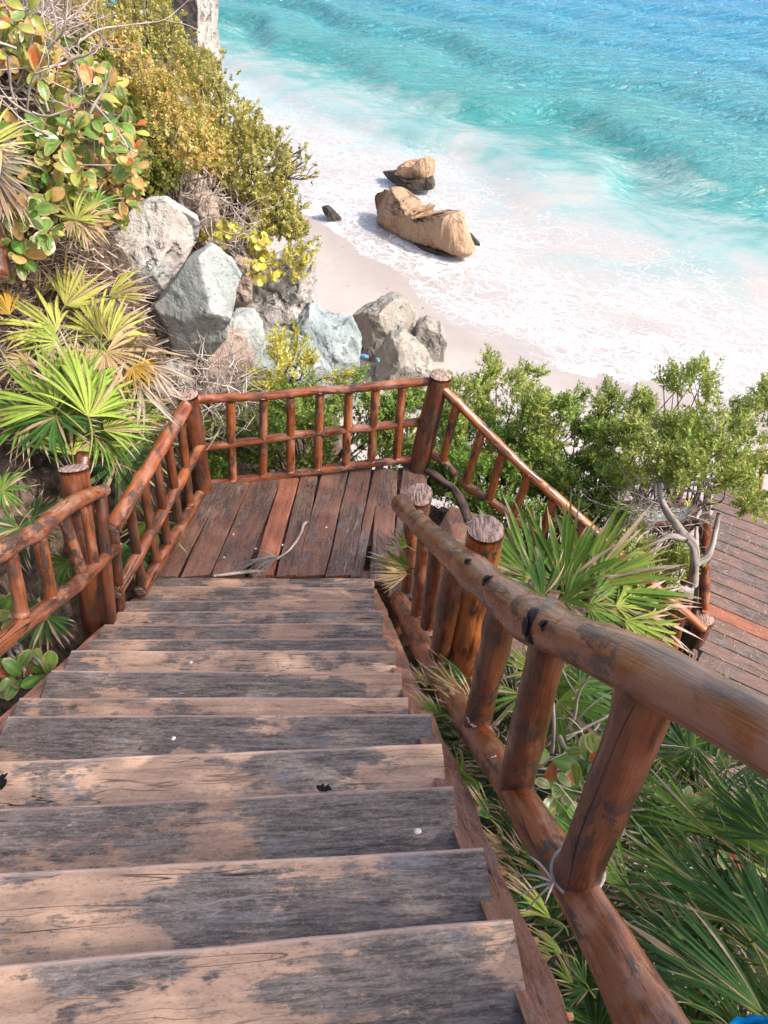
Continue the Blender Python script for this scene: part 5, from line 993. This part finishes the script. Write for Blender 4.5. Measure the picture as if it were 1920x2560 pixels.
sea_grape('wide sea grape bush with big green and orange leaves on the left slope', [[(60,170),(200,150),(290,240),(300,360),(260,420),(90,420),(40,300)], [(10,300),(150,300),(180,450),(60,480),(0,420)]], 5.5, 6.3, 170, 41, .58, .125)
sea_grape('orange and yellow sea grape at the top left corner', [[(-30,20),(60,10),(120,90),(160,140),(80,190),(-30,150)]], 5.4, 6.1, 44, 42, .25, .13)
sea_grape('low bright green sea grape at the left edge above the yellow palm', [[(-30,460),(60,450),(110,500),(60,570),(-30,580)]], 5.0, 5.5, 24, 43, .75)
sea_grape('crinkled orange sea grape leaves drooping onto the pink-grey boulder', [[(150,370),(300,340),(305,430),(270,480),(180,510),(100,480)]], 5.9, 6.5, 60, 44, .2, .12)
sea_grape('small sea grape with dark green leaves below the left handrail', [[(30,1400),(110,1400),(110,1480),(20,1500),(-40,1480)], [(-40,1260),(30,1260),(40,1330),(-40,1350)]], 4.1, 4.5, 14, 45, .95, .11)
sea_grape('dark glossy green-leaved plant with pale stems below the right handrail', [[(1390,1700),(1520,1720),(1600,1850),(1480,1830)], [(1560,1800),(1680,1780),(1680,1880),(1600,1890)], [(1170,1600),(1300,1610),(1290,1720),(1180,1720)]], 2.75, 3.2, 30, 46, 1.0, .09)
# ---- bare twig tangles
def tangle(name, label, poly, dlo, dhi, n, ln, rad, mat, seed, up=.3, cat='dead brush'):
    r0 = np.random.default_rng(seed); VV, FF, LL = [], [], []
    for k in range(n):
        x, y = inpoly(poly, r0); p = atd(x, y, r0.uniform(dlo, dhi)); d = nrm(r0.normal(size=3)+np.array([0, 0, up])); L = ln*r0.uniform(.4, 1.2)
        q = [p]; 
        for i in range(4): d = nrm(d+r0.normal(size=3)*.38); q.append(q[-1]+d*L/4)
        V, F, LC, mi = tube(q, [rad, rad*.8, rad*.6, rad*.45, rad*.2], 4, .1, k, .05, False); o_ = sum(len(v) for v in VV); VV.append(V); FF.append(np.array(F)+o_); LL.append(LC)
        for b in range(2):
            i = r0.integers(1, 4); e = nrm(d+r0.normal(size=3)*.9); V, F, LC, mi = tube([q[i], q[i]+e*L*.2, q[i]+nrm(e+r0.normal(size=3)*.4)*L*.42], [rad*.5, rad*.4, rad*.15], 3, .1, k, .06, False); o_ = sum(len(v) for v in VV); VV.append(V); FF.append(np.array(F)+o_); LL.append(LC)
    o = obj(name, mesh(name, np.concatenate(VV), np.concatenate(FF), M[mat], True, {'lc': np.concatenate(LL)})); return tag(o, label, cat)
tangle('dead_brush', 'tangle of bare grey twigs in the dark hollow behind the left corner post', [(380,770),(460,760),(540,790),(530,900),(470,960),(430,880)], 6.3, 7.1, 110, .5, .006, 'twig', 51)
tangle('dead_brush', 'pale bare twigs standing at the top left above the sea grape', [(50,0),(150,-10),(160,60),(120,140),(50,100)], 6.2, 7.0, 100, .6, .007, 'twig', 52, .8)
tangle('dead_brush', 'long white bare branches arching through the sea grape', [(0,60),(160,100),(220,200),(200,330),(60,300)], 5.2, 5.8, 26, .9, .010, 'twig', 53, .5)
tangle('dead_brush', 'fine bare brown twigs in front of the slanted pale panel', [(1360,1060),(1440,1060),(1500,1130),(1440,1180),(1380,1130)], 6.5, 7.2, 90, .5, .005, 'twig', 54, .5)
tangle('dead_brush', 'dry twigs and stems littering the slope above the pointed boulder', [(320,390),(480,400),(560,470),(520,560),(450,520),(380,450)], 7.6, 8.4, 110, .45, .006, 'twig', 55, .1)
tangle('dead_brush', 'bare twigs reaching out from the cliff over the surf', [(570,340),(620,360),(650,420),(610,470),(580,410)], 8.9, 9.4, 34, .6, .004, 'twig_dark', 56, .2)
tangle('dead_brush', 'pale stems between the log balusters under the right handrail', [(1180,1560),(1290,1600),(1290,1720),(1210,1740)], 2.9, 3.3, 16, .5, .009, 'twig', 57, .6)
# ---- dead palm litter on the slopes: strips nobody could count
def litter(poly, n, ln, wd, seed, lift=.05, cols=((.46, .36, .29), (.34, .24, .18), (.55, .46, .39), (.24, .16, .12)), z=None):
    r0 = np.random.default_rng(seed); VV, FF, CC = [], [], []; cols = np.array(cols)
    for k in range(n):
        x, y = inpoly(poly, r0); p = (hit(x, y) if z is None else atz(x, y, z))+np.array([0, 0, r0.random()*lift+.004]); a = r0.random()*6.28; L = ln*r0.uniform(.3, 1.2); w_ = wd*r0.uniform(.5, 1.2)
        d = np.array([math.cos(a), math.sin(a), r0.normal()*(.35 if z is None else .03)]); s_ = np.cross(d, [0, 0, 1]); s_ = nrm(s_); b = r0.normal(size=3)*.25*(1 if z is None else .2)
        V = []
        for i in range(4):
            t_ = i/3; c = p+d*L*(t_-.5)+b*L*t_*t_; ww = w_*(1-t_*.85); V += [c-s_*ww/2, c+s_*ww/2+[0, 0, ww*.3]]
        FF.append(grid_faces(4, 2)+8*k); VV.append(np.array(V)); CC.append(np.repeat((cols[r0.integers(len(cols))]*r0.uniform(.7, 1.3))[None], 8, 0))
    C_ = np.clip(np.concatenate(CC), 0, 1); o = obj('leaf_litter', mesh('leaf_litter', np.concatenate(VV), np.concatenate(FF), M['dry'], False, {'col': np.c_[C_, np.ones(len(C_))]})); o['kind'] = 'stuff'; return o
litter([(0,540),(280,560),(340,700),(400,850),(400,1000),(200,1000),(0,900)], 1500, .34, .016, 61, .25)
litter([(0,400),(300,420),(480,400),(560,520),(430,560),(200,560),(0,600)], 900, .22, .018, 62, .12)
litter([(900,1450),(1000,1500),(1250,1480),(1659,1650),(1659,2212),(1350,2212),(1000,1700)], 700, .3, .012, 63, .2)
litter([(1545,1120),(1659,1150),(1659,1480),(1500,1420)], 260, .05, .006, 64, .004, ((.6, .5, .42), (.5, .36, .28)), z=ZD)
litter([(700,500),(800,540),(900,640),(960,700),(720,690)], 22, .12, .03, 66, .004, ((.12, .08, .06), (.3, .2, .14)))
litter([(1300,1060),(1500,1060),(1500,1200),(1330,1200)], 400, .2, .010, 65, .1)
# ================================================================== small things
# dried fan leaf dropped on the landing
df = thing('dried_palm_leaf', atz(600, 1210, ZL), 'dried grey palm leaf with a curved stalk lying on the landing boards', 'palm leaf')
r0 = np.random.default_rng(5); VV, FF, CC = [], [], []
hub = atz(597, 1208, ZL+.03)
for k in range(46):
    a = R(188)+r0.normal()*.30; tip_ = atz(530, 1236, ZL); L = r0.uniform(.16, .34); dv = nrm(tip_-hub)*[1, 1, 0]; th = r0.normal()*.42
    dv = np.array([dv[0]*math.cos(th)-dv[1]*math.sin(th), dv[0]*math.sin(th)+dv[1]*math.cos(th), 0]); sv = np.array([-dv[1], dv[0], 0]); w_ = r0.uniform(.005, .012); z0 = r0.random()*.03
    V = []
    for i in range(5):
        s_ = i/4; c = hub+dv*L*s_+np.array([0, 0, .03*math.sin(s_*3.14)+z0*(1-s_)-.024*s_])+sv*r0.normal()*.004; ww = w_*(1-s_*.9); V += [c-sv*ww, c+sv*ww+[0, 0, ww*.6]]
    FF.append(grid_faces(5, 2)+10*k); VV.append(np.array(V)); CC.append(np.repeat((np.array((.50, .43, .38))*r0.uniform(.6, 1.25))[None], 10, 0))
C_ = np.clip(np.concatenate(CC), 0, 1); obj('blades', mesh('blades', np.concatenate(VV), np.concatenate(FF), M['dry'], True, {'col': np.c_[C_, np.ones(len(C_))]}), df)
log('stalk', [atz(666, 1127, ZL+.02), atz(655, 1129, ZL+.022), atz(652, 1148, ZL+.018), atz(640, 1170, ZL+.018), atz(622, 1192, ZL+.02), atz(597, 1208, ZL+.03)], [.012, .012, .011, .010, .009, .010], df, 'twig', 8, .06, .02)
o = log('dry_strand', [atz(462, 1244, ZL+.012), atz(500, 1240, ZL+.014), atz(545, 1234, ZL+.02), atz(575, 1234, ZL+.015)], [.006, .013, .016, .006], None, 'twig', 7, .3, .02); tag(o, 'twisted dry grey strand lying along the top step beside the palm leaf', 'dry leaf')
# pebbles and shell bits
M['pebble'] = m_plain('white_pebble', (.78, .72, .66), .7)
def pebble(x, y, z, s, label, grp='white pebbles and shell bits on the walkway'):
    D, F = ico(2); r0 = np.random.default_rng(int(x*7+y)); V = D*(1+.35*vfbm(D, 1.2, 2, x)[:, None])*[1, .8, .55]*s
    o = obj('pebble', mesh('pebble', V, F, M['pebble'], True)); o.location = atz(x, y, z)+np.array([0, 0, s*.45]); o.rotation_euler = (0, 0, r0.random()*6); tag(o, label, 'pebble', grp)
zt = [n[0][2] for n in noses]
pebble(902, 1797, zt[2], .012, 'white pebble on the worn grey tread near the lower end of the right log rail')
for (x, y, k) in ((413, 1432, 7), (375, 1596, 4)): pebble(x, y, zt[k], .009, 'tiny white pebble on the middle of the staircase')
for (x, y) in ((568, 1222), (610, 1178), (552, 1186), (484, 1205), (504, 1155), (705, 1140)): pebble(x, y, ZL+.0, .010, 'tiny white pebble on the landing boards')
pebble(336, 1222, ZL+.06, .016, 'white pebble lying on the bottom rail left of the landing')
# pale twine round the foot of the nearest baluster
tw = thing('twine', Q(1235, 1895), 'frayed pale twine tied round the foot of the nearest baluster', 'twine')
cen = Q(1247, 1880); n_ = 22; ringp = []
for k in range(n_+1):
    a = k/n_*2*math.pi; ringp.append(cen+np.array([math.cos(a)*.070, math.sin(a)*.070, .012*math.sin(a+1)-.004]))
log('loop', ringp, .0045, tw, 'twig', 6, .2, .015)
r0 = np.random.default_rng(9)
f0 = cen+np.array([-.066, -.03, .0])
for k in range(5):
    e_ = nrm(np.array([-.8, -.3, .25])+r0.normal(size=3)*.45); log('frayed_end', [f0, f0+e_*.05+[0, 0, .012], f0+e_*.09+[0, 0, -.005-.02*r0.random()]], [.004, .003, .0015], tw, 'twig', 5, .1, .015)
# slanted pale panel beside the lower deck
def m_panel():
    s = NT('mottled_pale_panel'); v = s.n('ShaderNodeTexCoord').outputs['Object']; a = s.noise(v, 9., 6, .7, .8); b = s.noise(v, 34., 4)
    c = s.mix(s.mr(a, .36, .62), (.30, .34, .32), (.66, .66, .62)); c = s.mix(s.mr(b, .6, .7), c, (.20, .22, .20)); return s.fin(c, .5, s.bump(a, .01, .4))
M['panel'] = m_panel()
pn = thing('panel', atd(1470, 1100, 7.6), 'slanted pale mottled panel in a dark frame beside the lower deck, half hidden by twigs', 'panel')
c4 = [atd(1352, 1094, 7.75), atd(1499, 1092, 7.75), atd(1482, 1130, 7.35), atd(1340, 1135, 7.35)]
nn_ = nrm(np.cross(c4[1]-c4[0], c4[3]-c4[0])); nn_ = nn_ if nn_[2] > 0 else -nn_
V = np.array(c4+[q-nn_*.03 for q in c4]); me = mesh('board', V, [[0, 1, 2, 3], [7, 6, 5, 4], [0, 4, 5, 1], [1, 5, 6, 2], [2, 6, 7, 3], [3, 7, 4, 0]], M['panel'], False); fix_normals(me); obj('board', me, pn)
for a, b in ((0, 1), (1, 2), (2, 3), (3, 0)): log('frame', [c4[a]+nn_*.004, c4[b]+nn_*.004], .022, pn, 'log_dark', 8, .05)
for a in (0, 1, 2, 3): log('support_post', [c4[a]-nn_*.03, c4[a]-np.array([0, 0, 1.2])], .035, pn, 'log_dark', 8, .05)
# litter washed up by the rocks
def blob(name, poly, Y, th, col, label, cat, seed):
    M[name] = m_plain(name, col, .4); rock(name, poly, Y, th, name, label, cat=cat, seed=seed, planes=3, amp=.02, sub=4)
zc = gh(-.1, 13.6)
blob('crushed_bottle', [(776, 766), (786, 765), (796, 770), (796, 775), (788, 773), (778, 770)], 13.6, .04, (.10, .30, .50), 'crushed blue plastic bottle among the stones by the beach rocks', 'bottle', 3)
blob('plastic_scrap', [(812, 775), (817, 773), (820, 779), (816, 783), (811, 780)], 13.7, .05, (.12, .34, .27), 'green plastic scrap among the stones by the beach rocks', 'litter', 4)
# blue towel hanging over the end of the rail, mostly outside the photo
def m_towel():
    s = NT('blue_terry_cloth'); v = s.n('ShaderNodeTexCoord').outputs['Object']; a = s.noise(v, 260., 3, .7); b = s.noise(v, 22., 4)
    c = s.mix(s.mr(b, .4, .7), (.0, .36, .80), (.03, .48, .90)); c = s.mix(s.math('MULTIPLY', s.mr(a, .6, .7), .5), c, (.5, .72, .9)); return s.fin(c, .95, s.bump(a, .006, 1.), .1)
M['towel'] = m_towel()
tws = []; n1, n2 = 60, 60
tc = atd(1655, 2225, 1.25); V = []
for i in range(n1):
    for j in range(n2):
        a = i/(n1-1); b = j/(n2-1)
        x = 1585+a*230-8*math.sin(b*9); y = 2232-(a*118+8*math.sin(a*14)+4*math.sin(a*33))+b*230
        p = atd(x, y, 1.25+.03*math.sin(a*11+b*3)+.02*math.sin(b*15)); V.append(p)
V = np.array(V); V += (vfbm(V, 30, 3, 4)*.012)[:, None]*np.array([.3, -.7, .6])
me = mesh('towel', V, grid_faces(n1, n2), M['towel'], True); o = obj('towel', me); tag(o, 'bright blue towel whose corner pokes in at the bottom right', 'towel'); md = o.modifiers.new('thick', 'SOLIDIFY'); md.thickness = .012
# unseen tree added on the right, crown shaped to shade stairs and landing
def shade_tree():
    t_ = thing('shade_tree', (9.0, -2.0, gh(9., -2.0)), 'tall unseen broad-leaved tree added right of the stairs, its crown shaped to shade the steps', 'tree')
    r0 = np.random.default_rng(77); zc = CAMZ+5.2; S_ = np.array(SUN)
    ctr = []
    # crown lies where the sun passes on its way to the stairs and landing
    for (x, y, z) in [(-1.6, .3, -2.0), (-.6, .3, -2.0), (.3, .5, -2.), (-1.7, 1.5, -2.7), (-.7, 1.5, -2.7), (.25, 1.5, -2.7), (-1.7, 2.6, -3.4), (-.8, 2.6, -3.4), (.05, 2.6, -3.4), (-1.8, 3.7, -4.2), (-.9, 3.7, -4.2), (-.1, 3.7, -4.2), (-1.5, 4.6, -4.3), (-.6, 4.6, -4.3), (.15, 4.6, -4.3), (1.0, .9, -2.8), (1.7, 1.0, -2.9), (1.2, 1.7, -3.4), (1.0, .3, -2.4), (1.6, .4, -2.5), (2.2, .9, -3.0), (1.9, 1.7, -3.6)]:
        p = np.array([x, y, z]); k = (5.4+r0.uniform(-.3, .5)-z)/S_[2]; ctr.append(p+S_*k+C0)
    ctr = np.array(ctr); Cs, Ds = [], []
    for c in ctr:
        n = 85
        d = r0.normal(size=(n, 3)); d /= np.linalg.norm(d, axis=1)[:, None]; q = c+d*(r0.random((n, 1))**.4)*[.62, .62, .35]; Cs.append(q); Ds.append(d*.6+[0, 0, .5])
    Cs = np.concatenate(Cs); Ds = np.concatenate(Ds); Ds /= np.linalg.norm(Ds, axis=1)[:, None]
    V, F, Cc = leafcloud(Cs, Ds, 10, .10, .062, PALS['bay'], r0, spread=.9, stem=.3, roundness=1.)
    obj('foliage', mesh('foliage', V, F, M['leaf'], False, {'col': Cc}), t_)
    top_ = np.array([8.3, -1.3, zc]); log('trunk', [(9., -2.0, gh(9., -2.0)-.2), (8.9, -1.9, CAMZ-.5), top_], [.22, .17, .10], t_, 'bark', 12, .1, .15)
    branches(top_, ctr, r0, .03, 'bark', t_, ns=6)
shade_tree()
